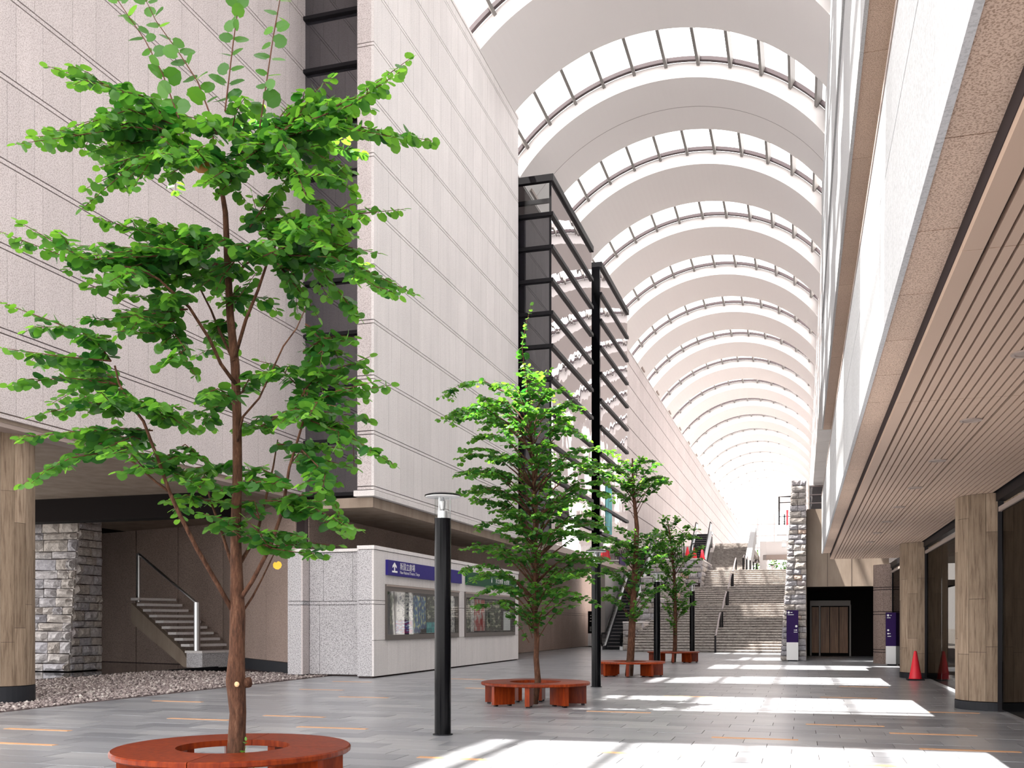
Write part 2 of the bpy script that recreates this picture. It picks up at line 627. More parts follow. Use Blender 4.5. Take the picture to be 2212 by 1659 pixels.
# far wall under the vault
wf = box_struct('wall_left_far', XFAR - 0.5, XFAR - 0.03, YE, 208.0, ZB, 21.53, 'joint',
                'long white granite wall running to the far end under the vault')
MB().box(XFAR - 0.5, XFAR - 0.03, 62.0, 208.0, 0.0, ZB).obj('lower_wall', 'pale_granite', wf)
yb = YE + 0.5
segs = []
while yb < 206:
    L = 1.66 if yb < 90 else (3.32 if yb < 130 else 8.0)
    segs.append((yb, min(yb + L, 207.5)))
    yb += L
for i in range(11):
    zb = ZB + i * HC
    for (s, e) in segs:
        if e < 56:
            continue
        slab('stone_panel', XFAR - 0.05, XFAR, s + 0.006, e - 0.006, zb + 0.03, min(zb + HC - 0.03, 21.5), 'pink_granite', wf)
slab('coping', XFAR - 0.6, XFAR + 0.03, YE, 208, 21.53, 21.62, 'pale_granite', wf)
slab('roof_ledge', XW1 - 0.6, XFAR, 2.0, YE, 22.56, 22.8, 'white_paint', wf)
for i in range(21):
    y = 42.0 + 8.15 * i
    slab('stone_bracket', XFAR - 0.35, XFAR + 0.16, y + 1.55, y + 2.95, 21.62, 22.55, 'trim_brown', wf)

# ================================================================== KIOSK
kz = 3.68
ki = thing('poster_kiosk', (XW2, YC, 0), 'granite clad kiosk with two poster windows under the overhanging wall', 'kiosk')
# local: x from -3 to 0, y from 0 to YE-YC
LK = YE - YC
c = MB()
c.box(-2.45, -0.06, 0.80, LK, 0, kz - 0.02)
c.box(-0.48, -0.06, 0.04, 0.8, 0, kz - 0.02)
c.box(-2.86, -2.42, 0.40, 0.8, 0, kz - 0.02)
c.obj('core', 'joint', ki)


def kp(nm, x0, x1, y0, y1, z0, z1, m='pale_granite'):
    return slab(nm, x0, x1, y0, y1, z0, z1, m, ki)


c1a, c1b, c2a, c2b, cz0, cz1 = 25.42 - YC, 31.51 - YC, 32.18 - YC, 38.34 - YC, 1.04, 2.635
# panels on the long face
y = 0.0
i = 0
while y < LK - 0.02:
    w_ = 0.72 if i % 2 else 0.95
    e = min(y + w_, LK)
    if e - y > 0.03:
        kp('stone_panel', -0.06, 0.0, y + 0.004, e - 0.004, 0.05, cz0)
        if e > c1a:
            kp('stone_panel', -0.06, 0.0, max(y, c1a) + 0.004, e - 0.004, cz1, kz - 0.12)
    y = e
    i += 1
kp('stone_panel', -0.06, 0.0, 0.0, c1a - 0.004, cz0 + 0.01, 2.045)
kp('stone_band', -0.06, 0.0, 0.0, c1a - 0.004, 2.06, 2.15)
kp('stone_panel', -0.06, 0.0, 0.0, c1a - 0.004, 2.165, kz - 0.12)
kp('stone_panel', -0.06, 0.0, c1b + 0.004, c2a - 0.004, cz0 + 0.01, 2.045)
kp('stone_panel', -0.06, 0.0, c1b + 0.004, c2a - 0.004, 2.06, cz1 - 0.006)
kp('stone_panel', -0.06, 0.0, c2b + 0.004, LK, cz0 + 0.01, 2.045)
kp('stone_panel', -0.06, 0.0, c2b + 0.004, LK, 2.06, cz1 - 0.006)
kp('coping', -0.5, 0.02, -0.02, LK + 0.02, kz - 0.105, kz)
kp('coping', -2.9, -0.5, 0.66, 1.0, kz - 0.105, kz - 0.02)
kp('coping', -2.9, -2.4, 0.30, 0.66, kz - 0.105, kz - 0.02)
# front with corner pier, recess and left pier
for z0, z1 in ((0.05, 2.045), (2.165, kz - 0.12)):
    kp('stone_panel', -0.5, -0.062, 0.0, 0.05, z0, z1, 'grey_granite')
    kp('stone_panel', -2.86, -2.43, 0.34, 0.40, z0, z1, 'grey_granite')
    kp('stone_panel', -2.43, -2.38, 0.34, 0.72, z0, z1, 'pink_granite')
for a, b in ((-2.38, -1.93), (-1.93, -1.0), (-1.0, -0.5)):
    kp('stone_panel', a + 0.005, b - 0.005, 0.74, 0.80, 2.165, kz - 0.12, 'grey_granite')
for a, b in ((-2.38, -2.05), (-2.05, -0.85), (-0.85, -0.5)):
    kp('stone_panel', a + 0.005, b - 0.005, 0.74, 0.80, 0.05, 2.045, 'grey_granite')
kp('stone_band', -0.5, -0.062, 0.0, 0.05, 2.06, 2.15, 'grey_granite')
kp('stone_band', -2.38, -0.5, 0.74, 0.80, 2.06, 2.15, 'grey_granite')
kp('stone_band', -2.86, -2.38, 0.34, 0.72, 2.06, 2.15, 'grey_granite')


def case(a, b, label):
    t = thing('display_case', (XW2, YC + a, cz0), label, 'display case', 'poster windows of the kiosk')
    L, H = b - a, cz1 - cz0
    m = MB()
    m.box(-0.055, 0.045, 0, L, 0, 0.15).box(-0.055, 0.045, 0, L, H - 0.19, H)
    m.box(-0.055, 0.045, 0, 0.07, 0.15, H - 0.19).box(-0.055, 0.045, L - 0.07, L, 0.15, H - 0.19)
    m.obj('frame', 'bronze', t)
    slab('top_bead', 0.045, 0.07, 0, L, H - 0.06, H - 0.01, 'trim_brown', t)
    slab('back_board', -0.056, -0.052, 0.07, L - 0.07, 0.15, H - 0.19, 'dark_base', t)
    slab('glass_pane', 0.030, 0.036, 0.07, L - 0.07, 0.15, H - 0.19, 'clear_glass', t)


case(c1a, c1b, 'bronze framed poster window below the navy sign on the kiosk')
case(c2a, c2b, 'bronze framed poster window below the green sign on the kiosk')


def poster(y0, y1, z0, z1, m, label):
    o = slab('poster', XW2 - 0.05, XW2 - 0.035, YC + y0, YC + y1, z0, z1, m)
    tag(o, label, 'poster', 'posters in the kiosk windows')


pz0, pz1 = 1.22, 2.40
poster(c1a + 0.45, c1a + 0.72, 1.35, 2.40, 'poster_dark', 'green tinted narrow poster at the left end of the left kiosk window')
poster(c1a + 0.95, c1a + 2.15, 1.62, 2.42, 'poster_pale', 'white handwritten poster in the left kiosk window')
poster(c1a + 0.85, c1a + 2.1, pz0, 1.60, 'poster_magenta', 'magenta and blue poster low in the left kiosk window')
poster(c1a + 2.2, c1a + 2.75, pz0, 2.38, 'poster_blue', 'blue and cream striped poster in the left kiosk window')
poster(c1a + 2.8, c1a + 3.2, 1.35, 2.36, 'poster_blue', 'narrow blue poster right of the striped one')
poster(c1a + 3.3, c1a + 4.6, 1.58, 2.4, 'poster_dark', 'dark poster of a bare figure behind the first lamp post')
poster(c1a + 3.3, c1a + 4.45, pz0, 1.56, 'poster_teal', 'teal notice low in the left kiosk window beside the lamp post')
poster(c1a + 5.3, c1a + 5.85, pz0, 2.38, 'poster_pale', 'pale poster at the right end of the left kiosk window')
poster(c2a + 0.15, c2a + 0.75, pz0, 2.38, 'poster_dark', 'dark poster at the left end of the right kiosk window')
poster(c2a + 0.8, c2a + 1.15, pz0, 2.4, 'poster_pale', 'cream strip poster in the right kiosk window')
poster(c2a + 1.2, c2a + 2.4, 1.25, 2.4, 'poster_red', 'red poster in the right kiosk window')
poster(c2a + 2.6, c2a + 4.4, 1.25, 2.38, 'poster_dark', 'dark grey group poster in the right kiosk window')
poster(c2a + 4.8, c2a + 5.7, 1.25, 2.0, 'white_panel', 'blank pale sheet at the right end of the right kiosk window')


def face_text(s, y, z, size, parent, name='lettering'):
    return put(name, text_mesh(s, 'print_white', size), parent,
               mtx=Matrix(((0, 0, 1, 0.078), (1, 0, 0, y), (0, 1, 0, z), (0, 0, 0, 1))))


def words_text(words_, y, z, size, parent):
    for wd in words_:
        o = face_text(wd, y, z, size, parent)
        y += max(v.co.x for v in o.data.vertices) + size * 0.28


def sign(y0, y1, z0, z1, m, label):
    t = thing('wall_sign', (XW2, y0, z0), label, 'sign', 'direction signs on the kiosk')
    MB().box(0.0, 0.075, 0, y1 - y0, 0, z1 - z0).obj('sign_board', m, t)
    return t


s1 = sign(25.45, 31.71, 2.895, 3.33, 'navy_sign', 'navy direction sign with a white arrow and theatre name on the kiosk')
ar = MB()
ar.prism([(0.34, 0.09), (0.72, 0.09), (0.72, 0.14), (0.55, 0.14), (0.55, 0.27), (0.66, 0.22), (0.66, 0.28), (0.515, 0.385), (0.37, 0.28), (0.37, 0.22), (0.48, 0.27), (0.48, 0.14), (0.34, 0.14)], 'x', 0.070, 0.079)
ar.v = [(x, y_ - 0.05, z) for x, y_, z in ar.v]
ar.obj('arrow', 'print_white', s1)
t1 = face_text('新国立劇場', 0.86, 0.205, 0.23, s1)
t1.scale = (1, 1, 1)
words_text(['New', 'National', 'Theatre,', 'Tokyo'], 0.86, 0.075, 0.125, s1)
s2 = sign(32.26, 38.42, 2.885, 3.35, 'green_sign', 'dark green direction sign with white lettering on the kiosk')
MB().box(0.070, 0.079, 2.78, 2.86, 0.18, 0.36).obj('arrow', 'print_white', s2)
face_text('京王新線', 3.3, 0.20, 0.24, s2)
face_text('初台駅', 4.4, 0.20, 0.24, s2)
words_text(['Keio', 'New', 'Line'], 4.0, 0.06, 0.13, s2)

# ================================================================== GLASS BAYS
def bay(name, y0, y1, xf, xb, z0, z1, n, label):
    t = thing(name, (0, 0, 0), label, 'bay window', 'dark glass bays on the left wall')
    MB().box(xb, xf - 0.06, y0 + 0.06, y1, z0 + 0.1, z1 - 1.5).obj('core', 'void_black', t)
    MB().box(xb, xf + 0.10, y0 - 0.10, y0 + 0.12, z1, z1 + 0.28).box(xf - 0.12, xf + 0.10, y0 + 0.12, y1 + 0.05, z1, z1 + 0.28).obj('roof_fascia', 'black_matt', t)
    for q in range(1, 4):
        yq = y0 + (y1 - y0) * q / 4
        slab('roof_bar', xb, xf - 0.1, yq - 0.06, yq + 0.06, z1 + 0.02, z1 + 0.2, 'black_matt', t)
    MB().box(xb, xf + 0.06, y0 - 0.06, y1 + 0.03, z0 - 0.25, z0).obj('base_beam', 'trim_brown', t)
    dz = (z1 - z0) / n
    for i in range(n):
        za, zc = z0 + i * dz, z0 + (i + 1) * dz
        if i < n - 1:
            slab('pane', xb, xf - 0.02, y0, y0 + 0.03, za + 0.03, zc - 0.03, 'dark_glass', t)
        else:
            slab('pane', xb, xf - 0.02, y0, y0 + 0.03, za + 0.03, zc - 0.03, 'clear_glass', t)
        slab('side_pane', xf - 0.03, xf, y0 + 0.02, y1, za + 0.03, zc - 0.03, 'bay_side_glass', t)
        if i:
            m = MB().box(xb, xf + 0.10, y0 - 0.12, y0 + 0.05, za - 0.075, za + 0.075)
            m.box(xf - 0.05, xf + 0.10, y0 + 0.05, y1 + 0.03, za - 0.075, za + 0.075)
            m.obj('fin', 'black_matt', t)
    slab('corner_post', xf - 0.09, xf - 0.005, y0 - 0.02, y0 + 0.06, z0, z1, 'black_matt', t)
    if xf - xb > 0.8:
        slab('blind_column', xf - 0.72, xf - 0.10, y0 + 0.031, y0 + 0.058, z0, z1 - 1.9, 'black_matt', t)
    return t


bA = bay('glass_bay', 39.5, 47.6, -10.07, XFAR, 4.86, 20.05, 11, 'nearest dark glass bay with black fins beside the granite wall')
bB = bay('glass_bay', 49.8, 57.9, -10.07, XFAR, 4.86, 20.05, 11, 'second dark glass bay with a black front beyond the first')
slab('black_front', -10.9, -10.07, 49.62, 49.70, 4.86, 20.05, 'black_paint', bB)
slab('link_wall', XFAR, XFAR + 0.3, 47.65, 49.75, 4.86, 20.05, 'black_matt', bA)
g = slab('banner', -10.06, -10.045, 51.2, 52.9, 6.4, 9.0, 'poster_teal')  # flat green patch of colour on the side glass
tag(g, 'green panel low on the second glass bay', 'banner')
g = slab('banner', -10.06, -10.045, 55.3, 57.2, 4.95, 5.55, 'purple_panel')
tag(g, 'purple lettered strip at the foot of the second glass bay', 'banner')

box_struct('ceiling_bays', XW2 - 2.9, -10.25, YE + 0.02, 62.0, 4.87, 5.2, 'trim_brown', 'brown soffit under the glass bays')

# ================================================================== LEFT RECESS
rs = box_struct('ceiling_recess', -25.6, XW1 - 0.05, 2.0, 38.0, ZB - 0.06, ZB + 0.3, 'concrete', 'brown soffit over the dark recess on the left')
MB().box(-32, -15.4, 23.4, 24.0, ZB - 0.72, ZB - 0.06).obj('bulkhead', 'void_black', rs)  # black box painting in the darkness below the soffit edge
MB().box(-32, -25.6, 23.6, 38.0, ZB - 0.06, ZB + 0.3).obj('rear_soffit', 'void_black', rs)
slab('edge_beam', XW1 - 0.45, XW1 - 0.06, 2.0, YC, ZB - 0.14, ZB - 0.06, 'trim_brown', rs)
# slanting granite wall behind the small stair
wr = thing('wall_recess', (0, 0, 0), 'brown granite wall slanting back behind the small stair', 'wall')
wr['kind'] = 'structure'
del wr['category']
A_, B_ = Vector((-14.15, 25.35, 0)), Vector((-20.2, 30.9, 0))
dv = (B_ - A_)
LW = dv.length
dv.normalize()
nv = Vector((dv.y, -dv.x, 0)) * (1 if Vector((dv.y, -dv.x)).dot(Vector((1, -1))) > 0 else -1)


def along(nm, s0, s1, d0, d1, z0, z1, m, par):
    o = put(nm, unit(m), par)
    mid = A_ + dv * (s0 + s1) / 2 + nv * (d0 + d1) / 2
    o.matrix_local = Matrix.Translation((mid.x, mid.y, (z0 + z1) / 2)) @ Matrix(((dv.x, nv.x, 0, 0), (dv.y, nv.y, 0, 0), (0, 0, 1, 0), (0, 0, 0, 1))) @ Matrix.Diagonal((s1 - s0, abs(d1 - d0), z1 - z0, 1))
    return o


along('core', 0, LW, -0.4, -0.03, -0.35, ZB, 'joint', wr)
s_ = 0.02
for wdt in (2.9, 2.4, 2.9):
    along('stone_panel', s_, min(s_ + wdt - 0.02, LW), -0.03, 0, 0.36, ZB - 0.02, 'brown_granite', wr)
    s_ += wdt
along('dark_skirting', 0.0, LW, -0.02, 0.03, 0.0, 0.34, 'dark_base', wr)
A_, B_ = Vector((-20.2, 30.9, 0)), Vector((-27.5, 33.0, 0))
dv = (B_ - A_)
LW = dv.length
dv.normalize()
nv = Vector((-dv.y, dv.x, 0)) * -1
if nv.y > 0:
    nv = -nv
along('core', 0, LW, -0.4, -0.03, -0.35, ZB, 'joint', wr)
for q in range(3):
    along('stone_panel', q * 2.5 + 0.02, min(q * 2.5 + 2.48, LW), -0.03, 0, 0.0, ZB - 0.02, 'brown_granite', wr)
box_struct('wall_recess_back', -32, -22.3, 33.3, 33.6, 0, ZB, 'void_black', 'back wall of the recess on the left, darkness painted in')  # recess shell coloured black to carry its darkness
box_struct('wall_recess_side', -27.9, -27.6, 27.2, 33.6, 0, ZB, 'void_black', 'side wall behind the rough stone block, darkness painted in')

STONES = []
for q in range(7):
    rr_ = random.Random(100 + q)
    nx, nz = 4, 3
    vs, fs = [], []
    for j in range(nz + 1):
        for i in range(nx + 1):
            edge = i in (0, nx) or j in (0, nz)
            x = i / nx - 0.5
            z = j / nz - 0.5
            if edge:
                x *= 1 - rr_.uniform(0.0, 0.03)
                z *= 1 - rr_.uniform(0.0, 0.07)
            else:
                x += rr_.uniform(-.06, .06)
                z += rr_.uniform(-.07, .07)
            d = rr_.uniform(0.05, 0.2) if edge else rr_.uniform(0.5, 1.0)
            vs.append((x, -d, z))
    for j in range(nz):
        for i in range(nx):
            a = j * (nx + 1) + i
            fs.append((a, a + 1, a + nx + 2, a + nx + 1))
    ring = [i for i in range(nx + 1)] + [(j + 1) * (nx + 1) - 1 for j in range(1, nz + 1)] + [nz * (nx + 1) + i for i in range(nx - 1, -1, -1)] + [j * (nx + 1) for j in range(nz - 1, 0, -1)]
    o = len(vs)
    for i in ring:
        vs.append((vs[i][0], 0.6, vs[i][2]))
    for i in range(len(ring)):
        a, b = ring[i], ring[(i + 1) % len(ring)]
        fs.append((b, a, o + i, o + (i + 1) % len(ring)))
    STONES.append(mesh('rubble_stone', vs, fs, 'rubble'))


def stone_face(parent, org, ux, nrm, width, height, ch=(0.2, 0.34), cw=(0.35, 0.9), seed=1, left=None, lean=0.0, proud=0.09, name='stone'):
    """rough stones in courses on a face; org lower left corner, ux along, nrm outward (unit); left(z)/lean bend the face"""
    rr_ = random.Random(seed)
    ux, nrm, org = Vector(ux), Vector(nrm), Vector(org)
    up = (Vector((0, 0, 1)) - nrm * lean).normalized()
    z = 0.0
    while z < height - 0.05:
        h_ = min(rr_.uniform(*ch), height - z)
        if height - z - h_ < 0.1:
            h_ = height - z
        x = left(z + h_ / 2) if left else 0.0
        x0 = x
        first = True
        while x < width - 0.02:
            w_ = rr_.uniform(*cw) * (0.6 if first and rr_.random() < 0.5 else 1)
            first = False
            w_ = min(w_, width - x)
            if width - x - w_ < cw[0] * 0.45:
                w_ = width - x
            o = put(name, rr_.choice(STONES), parent)
            cpos = org + ux * (x + w_ / 2) + up * (z + h_ / 2)
            fx = -1 if rr_.random() < 0.5 else 1
            tilt = rr_.uniform(-0.035, 0.035)
            m = Matrix.Translation(cpos) @ Matrix(((ux.x, -nrm.x, up.x, 0), (ux.y, -nrm.y, up.y, 0), (ux.z, -nrm.z, up.z, 0), (0, 0, 0, 1))) @ Matrix.Rotation(tilt, 4, 'Y') @ Matrix.Diagonal((w_ * 0.972, proud * rr_.uniform(0.6, 1.4), h_ * 0.935, 1))
            o.matrix_local = m
            x += w_
        z += h_


sb = thing('stone_block', (0, 0, 0), 'large rough granite block rising from the pool on the left', 'stone wall')
hb, xr, yf = 4.9, -22.2, 25.4
MB().prism([(-26.5, 25.5), (xr - 0.05, 25.5), (xr - 0.05, 26.85), (-26.5, 26.85)], 'z', 0, 0.01)
cm = MB()
cm.raw([(-26.4, 25.5, 0), (xr - .06, 25.5, 0), (xr - .06, 27.0, 0), (-26.4, 27.0, 0), (-26.4, 25.95, hb), (xr - .06, 25.95, hb), (xr - .06, 27.0, hb), (-26.4, 27.0, hb)],
       [(0, 3, 2, 1), (4, 5, 6, 7), (0, 1, 5, 4), (1, 2, 6, 5), (2, 3, 7, 6), (3, 0, 4, 7)])
cm.obj('core', 'joint', sb)
stone_face(sb, (-26.4, 25.42, 0), (1, 0, 0), (0, -1, 0), 4.2, hb, ch=(0.2, 0.4), cw=(0.3, 1.0), seed=3, lean=0.092, proud=0.17)
stone_face(sb, (xr - 0.02, 25.45, 0), (0, 1, 0), (1, 0, 0), 1.5, hb, seed=4, left=lambda z: z * 0.095, proud=0.09, cw=(0.3, 0.7))

box_struct('floor_pool', -32, -19.55, 3.0, 33.4, -0.12, -0.02, 'pool_water', 'still black water of the pool on the left')
box_struct('floor_recess', -32, -13.1, 26.5, 40.0, -0.3, -0.10, 'void_black', 'ground at the back of the recess, darkness painted in')
box_struct('trim_1', -19.57, -19.45, 3.0, 33.0, -0.12, 0.03, 'dark_base', 'dark kerb between pool and gravel')

# small stair with open treads
ps = thing('recess_stair', (0, 0, 0), 'small granite stair with one steel handrail beside the pool', 'staircase')
Rv, Fv = Vector((CA, SA, 0)), Vector((-SA, CA, 0))
th = math.radians(32)
asc = -Rv * math.cos(th) + Fv * math.sin(th)
wid = Rv * math.sin(th) + Fv * math.cos(th)
base = px(405, 1441, 33.6)
base.z = 0


def stair_box(nm, a0, a1, b0, b1, z0, z1, m):
    o = put(nm, unit(m), ps)
    mid = base + asc * (a0 + a1) / 2 + wid * (b0 + b1) / 2
    o.matrix_local = Matrix.Translation((mid.x, mid.y, (z0 + z1) / 2)) @ Matrix(((asc.x, wid.x, 0, 0), (asc.y, wid.y, 0, 0), (0, 0, 1, 0), (0, 0, 0, 1))) @ Matrix.Diagonal((a1 - a0, b1 - b0, z1 - z0, 1))
    return o


stair_box('plinth', -0.75, 0.05, 0.0, 1.75, 0, 0.5, 'grey_granite')
stair_box('plinth_cap', -0.8, 0.08, -0.05, 1.8, 0.5, 0.58, 'pale_granite')
for i in range(9):
    a0 = -0.1 + i * 0.34
    z1 = 0.60 + (i + 1) * 0.205
    stair_box('tread', a0, a0 + 0.44, 0.0, 1.65, z1 - 0.09, z1, 'pale_granite')
st = MB()
tri = [(0.0, 0.0), (0.35, 0.52), (3.2, 2.26), (3.2, 1.55), (0.35, 0.0)]
vs = []
for b in (0.12, 0.3):
    for a, z in tri:
        q = base + asc * a + wid * b
        vs.append((q.x, q.y, z))
n_ = len(tri)
st.raw(vs, [tuple(range(n_)), tuple(range(n_, 2 * n_))[::-1]] + [(i, n_ + i, n_ + (i + 1) % n_, (i + 1) % n_) for i in range(n_)])
st.obj('stringer', 'concrete', ps)
hr = MB()
pA = base + asc * -0.25 + wid * 0.2
pB = base + asc * 2.9 + wid * 0.2
hr.tube([(pA.x, pA.y, 0.58), (pA.x, pA.y, 2.22), (pB.x, pB.y, 4.05)], 0.045, 8)
hr.obj('handrail', 'steel', ps, smooth=True)
hp = MB()
hp.tube([(pA.x, pA.y, 0.58), (pA.x, pA.y, 2.25)], 0.11, 10)
hp.obj('newel_post', 'steel', ps)
hp = MB()
hp.tube([(pB.x, pB.y, 2.3), (pB.x, pB.y, 4.05)], 0.07, 10)
hp.obj('newel_post', 'steel', ps)


def board_column(cx, cy, r, z0, z1, label, nb=14, mat='board_concrete', slit=False, seed=1, joints=True):
    t = thing('concrete_column', (cx, cy, 0), label, 'column', 'round concrete columns')
    MB().lathe([(r * 0.985, z0), (r * 0.985, z1)], 40).obj('core', 'joint', t)
    rr_ = random.Random(seed)
    cache = {}
    for i in range(nb):
        t0, t1 = 2 * PI * i / nb + 0.004, 2 * PI * (i + 1) / nb - 0.004
        c1_ = rr_.uniform(z0 + 0.5, z0 + (z1 - z0) * 0.45)
        cuts = [z0, c1_, rr_.uniform(c1_ + 0.5, z1 - 0.4), z1]
        for a, b in zip(cuts, cuts[1:]):
            vs, fs = [], []
            off = rr_.uniform(0, 0.006)
            for z in (a + 0.003, b - 0.003):
                for j in range(4):
                    tt = t0 + (t1 - t0) * j / 3
                    vs.append(((r + off) * math.cos(tt), (r + off) * math.sin(tt), z))
                for j in range(3, -1, -1):
                    tt = t0 + (t1 - t0) * j / 3
                    vs.append((r * 0.96 * math.cos(tt), r * 0.96 * math.sin(tt), z))
            fs = [tuple(range(8))[::-1], tuple(range(8, 16))] + [(j, (j + 1) % 8, 8 + (j + 1) % 8, 8 + j) for j in range(8)]
            put('board_face', mesh('board_face', vs, fs, mat), t)
    MB().lathe([(r + 0.012, z0 - 0.32), (r + 0.012, z0 - 0.01)], 40).obj('base_band', 'dark_base', t)
    return t


board_column(-14.78, 15.1, 0.6, 0.33, ZB - 0.06, 'pale round board marked column with dark foot at the left edge', 16, seed=5)

# ================================================================== FLOOR
struct(MB().box(-260, 260, -160, 420, -0.9, -0.42).obj('ground', 'ground_stone'), 'paved ground around the building')
fl = struct(MB().box(-13.06, 9.0, -8.0, 66.0, -0.3, -0.008).box(-14.6, -13.06, 26.5, 70.0, -0.3, -0.008).box(-12.3, -8.8, 66.0, 74.0, -0.3, -0.008).obj('floor', 'joint'), 'grey granite slab paving of the arcade')
cells = []
row = 0
y = 2.7
RP, SL = 0.45, 0.9
while y < 62:
    xl = -13.02 if y < 38.5 else -13.86
    x = xl - (0.0, 0.3, 0.6)[row % 3]
    while x < 4.0:
        x0, x1 = max(x, xl), min(x + SL, 4.2)
        if x1 - x0 > 0.05:
            cells.append((x0, x1, y, y + RP))
        x += SL
    y += RP
    row += 1


def vis(c):
    mx, my = (c[0] + c[1]) / 2, (c[2] + c[3]) / 2
    w_ = -mx * SA + my * CA
    u = CX + F_PX * (mx * CA + my * SA) / max(w_, 0.1)
    v = HORIZON + F_PX * EYE / max(w_, 0.1)
    return w_ if (w_ > 1 and -60 < u < 2270 and v < 1690) else 999


cells.sort(key=vis)
for c in cells[:300]:
    o = slab('paving_slab', c[0] + 0.004, c[1] - 0.004, c[2] + 0.003, c[3] - 0.003, -0.03, R.uniform(-0.0015, 0.0015), 'paving', fl)
pm, tone = MB(), []
for c in cells[300:]:
    pm.box(c[0] + 0.004, c[1] - 0.004, c[2] + 0.003, c[3] - 0.003, -0.03, R.uniform(-0.001, 0.001))
    tone += [R.random()] * 6
o = pm.obj('paving_slabs', 'paving', fl)
o['kind'] = 'stuff'
a = o.data.attributes.new('tone', 'FLOAT', 'FACE')
a.data.foreach_set('value', tone)
for (x, y) in [(-10.4, 11.3), (-9.4, 9.9), (-9.1, 13.25), (-6.5, 12.7), (-7.9, 14.1), (-10.5, 20.0), (-8.6, 18.2), (-11.6, 16.2), (-7.0, 21.5), (0.6, 15.2), (1.7, 14.3), (-0.6, 13.1),
               (1.9, 12.6), (-1.8, 11.2), (0.4, 11.0), (-3.0, 16.4), (2.3, 17.9), (-2.2, 20.3), (0.9, 20.9), (-11.2, 23.0), (-8.8, 25.0), (1.4, 24.6), (-1.4, 27.3), (2.2, 10.4), (-10.2, 7.6), (-3.6, 10.2)]:
    slab('orange_tile', x - 0.55, x + 0.55, y - 0.055, y + 0.055, -0.02, 0.004, 'orange_tile', fl)

# gravel bed beside the pool
gb = MB().box(-19.45, -13.1, 3.0, 26.5, -0.1, 0.0).obj('gravel_bed', 'gravel')
gb['kind'] = 'stuff'
gb['label'] = 'grey and pale gravel strip between the paving and the pool'
gb['category'] = 'gravel'
N = 24000
gx = NR.uniform(-19.42, -13.12, N)
gy = NR.uniform(8.0, 26.4, N)
gs = NR.uniform(0.022, 0.048, N)
octv = np.array([(1, 0, 0), (-1, 0, 0), (0, 1, 0), (0, -1, 0), (0, 0, .7), (0, 0, -.7)], float)
octf = np.array([(0, 2, 4), (2, 1, 4), (1, 3, 4), (3, 0, 4), (2, 0, 5), (1, 2, 5), (3, 1, 5), (0, 3, 5)])
ang = NR.uniform(0, 6.28, N)
ca_, sa_ = np.cos(ang), np.sin(ang)
V = octv[None] * (gs[:, None, None] * NR.uniform(0.7, 1.3, (N, 6, 1)))
Vx = V[..., 0] * ca_[:, None] - V[..., 1] * sa_[:, None] + gx[:, None]
Vy = V[..., 0] * sa_[:, None] + V[..., 1] * ca_[:, None] + gy[:, None]
Vz = V[..., 2] + (gs * NR.uniform(0.1, 0.8, N))[:, None]
VV = np.stack([Vx, Vy, Vz], -1).reshape(-1, 3)
FF = (octf[None] + (np.arange(N) * 6)[:, None, None]).reshape(-1, 3)


def np_mesh(name, verts, faces, mat, tone=None):
    me = bpy.data.meshes.new(name)
    n, m = len(verts), len(faces)
    kk = faces.shape[1]
    me.vertices.add(n)
    me.vertices.foreach_set('co', np.ascontiguousarray(verts, np.float32).ravel())
    me.loops.add(m * kk)
    me.loops.foreach_set('vertex_index', np.ascontiguousarray(faces, np.int32).ravel())
    me.polygons.add(m)
    me.polygons.foreach_set('loop_start', np.arange(0, m * kk, kk, dtype=np.int32))
    me.update(calc_edges=True)
    if tone is not None:
        at = me.attributes.new('tone', 'FLOAT', 'FACE')
        at.data.foreach_set('value', np.ascontiguousarray(tone, np.float32))
    me.materials.append(MAT[mat])
    return me


put('pebbles', np_mesh('pebbles', VV, FF, 'gravel', np.repeat(NR.random(N), 8)), gb)['kind'] = 'stuff'

# ================================================================== VAULT
VXC, VZC, RI, RO = -5.62, 16.86, 8.08, 8.72
A0, A1 = math.radians(33.5), math.radians(146.5)
STEP, SLEN, Y1 = 8.15, 4.55, 42.0


def arc_solid(r0, r1, a0, a1, y0, y1, seg=56):
    m = MB()
    vs, fs = [], []
    for i in range(seg + 1):
        t = a0 + (a1 - a0) * i / seg
        for r in (r0, r1):
            for yy in (y0, y1):
                vs.append((VXC + r * math.cos(t), yy, VZC + r * math.sin(t)))
    for i in range(seg):
        b = i * 4
        c_ = b + 4
        fs += [(b, b + 1, c_ + 1, c_), (b + 3, b + 2, c_ + 2, c_ + 3), (b + 2, b, c_, c_ + 2), (b + 1, b + 3, c_ + 3, c_ + 1)]
    fs += [(0, 2, 3, 1), (seg * 4, seg * 4 + 1, seg * 4 + 3, seg * 4 + 2)]
    return m.raw(vs, fs)


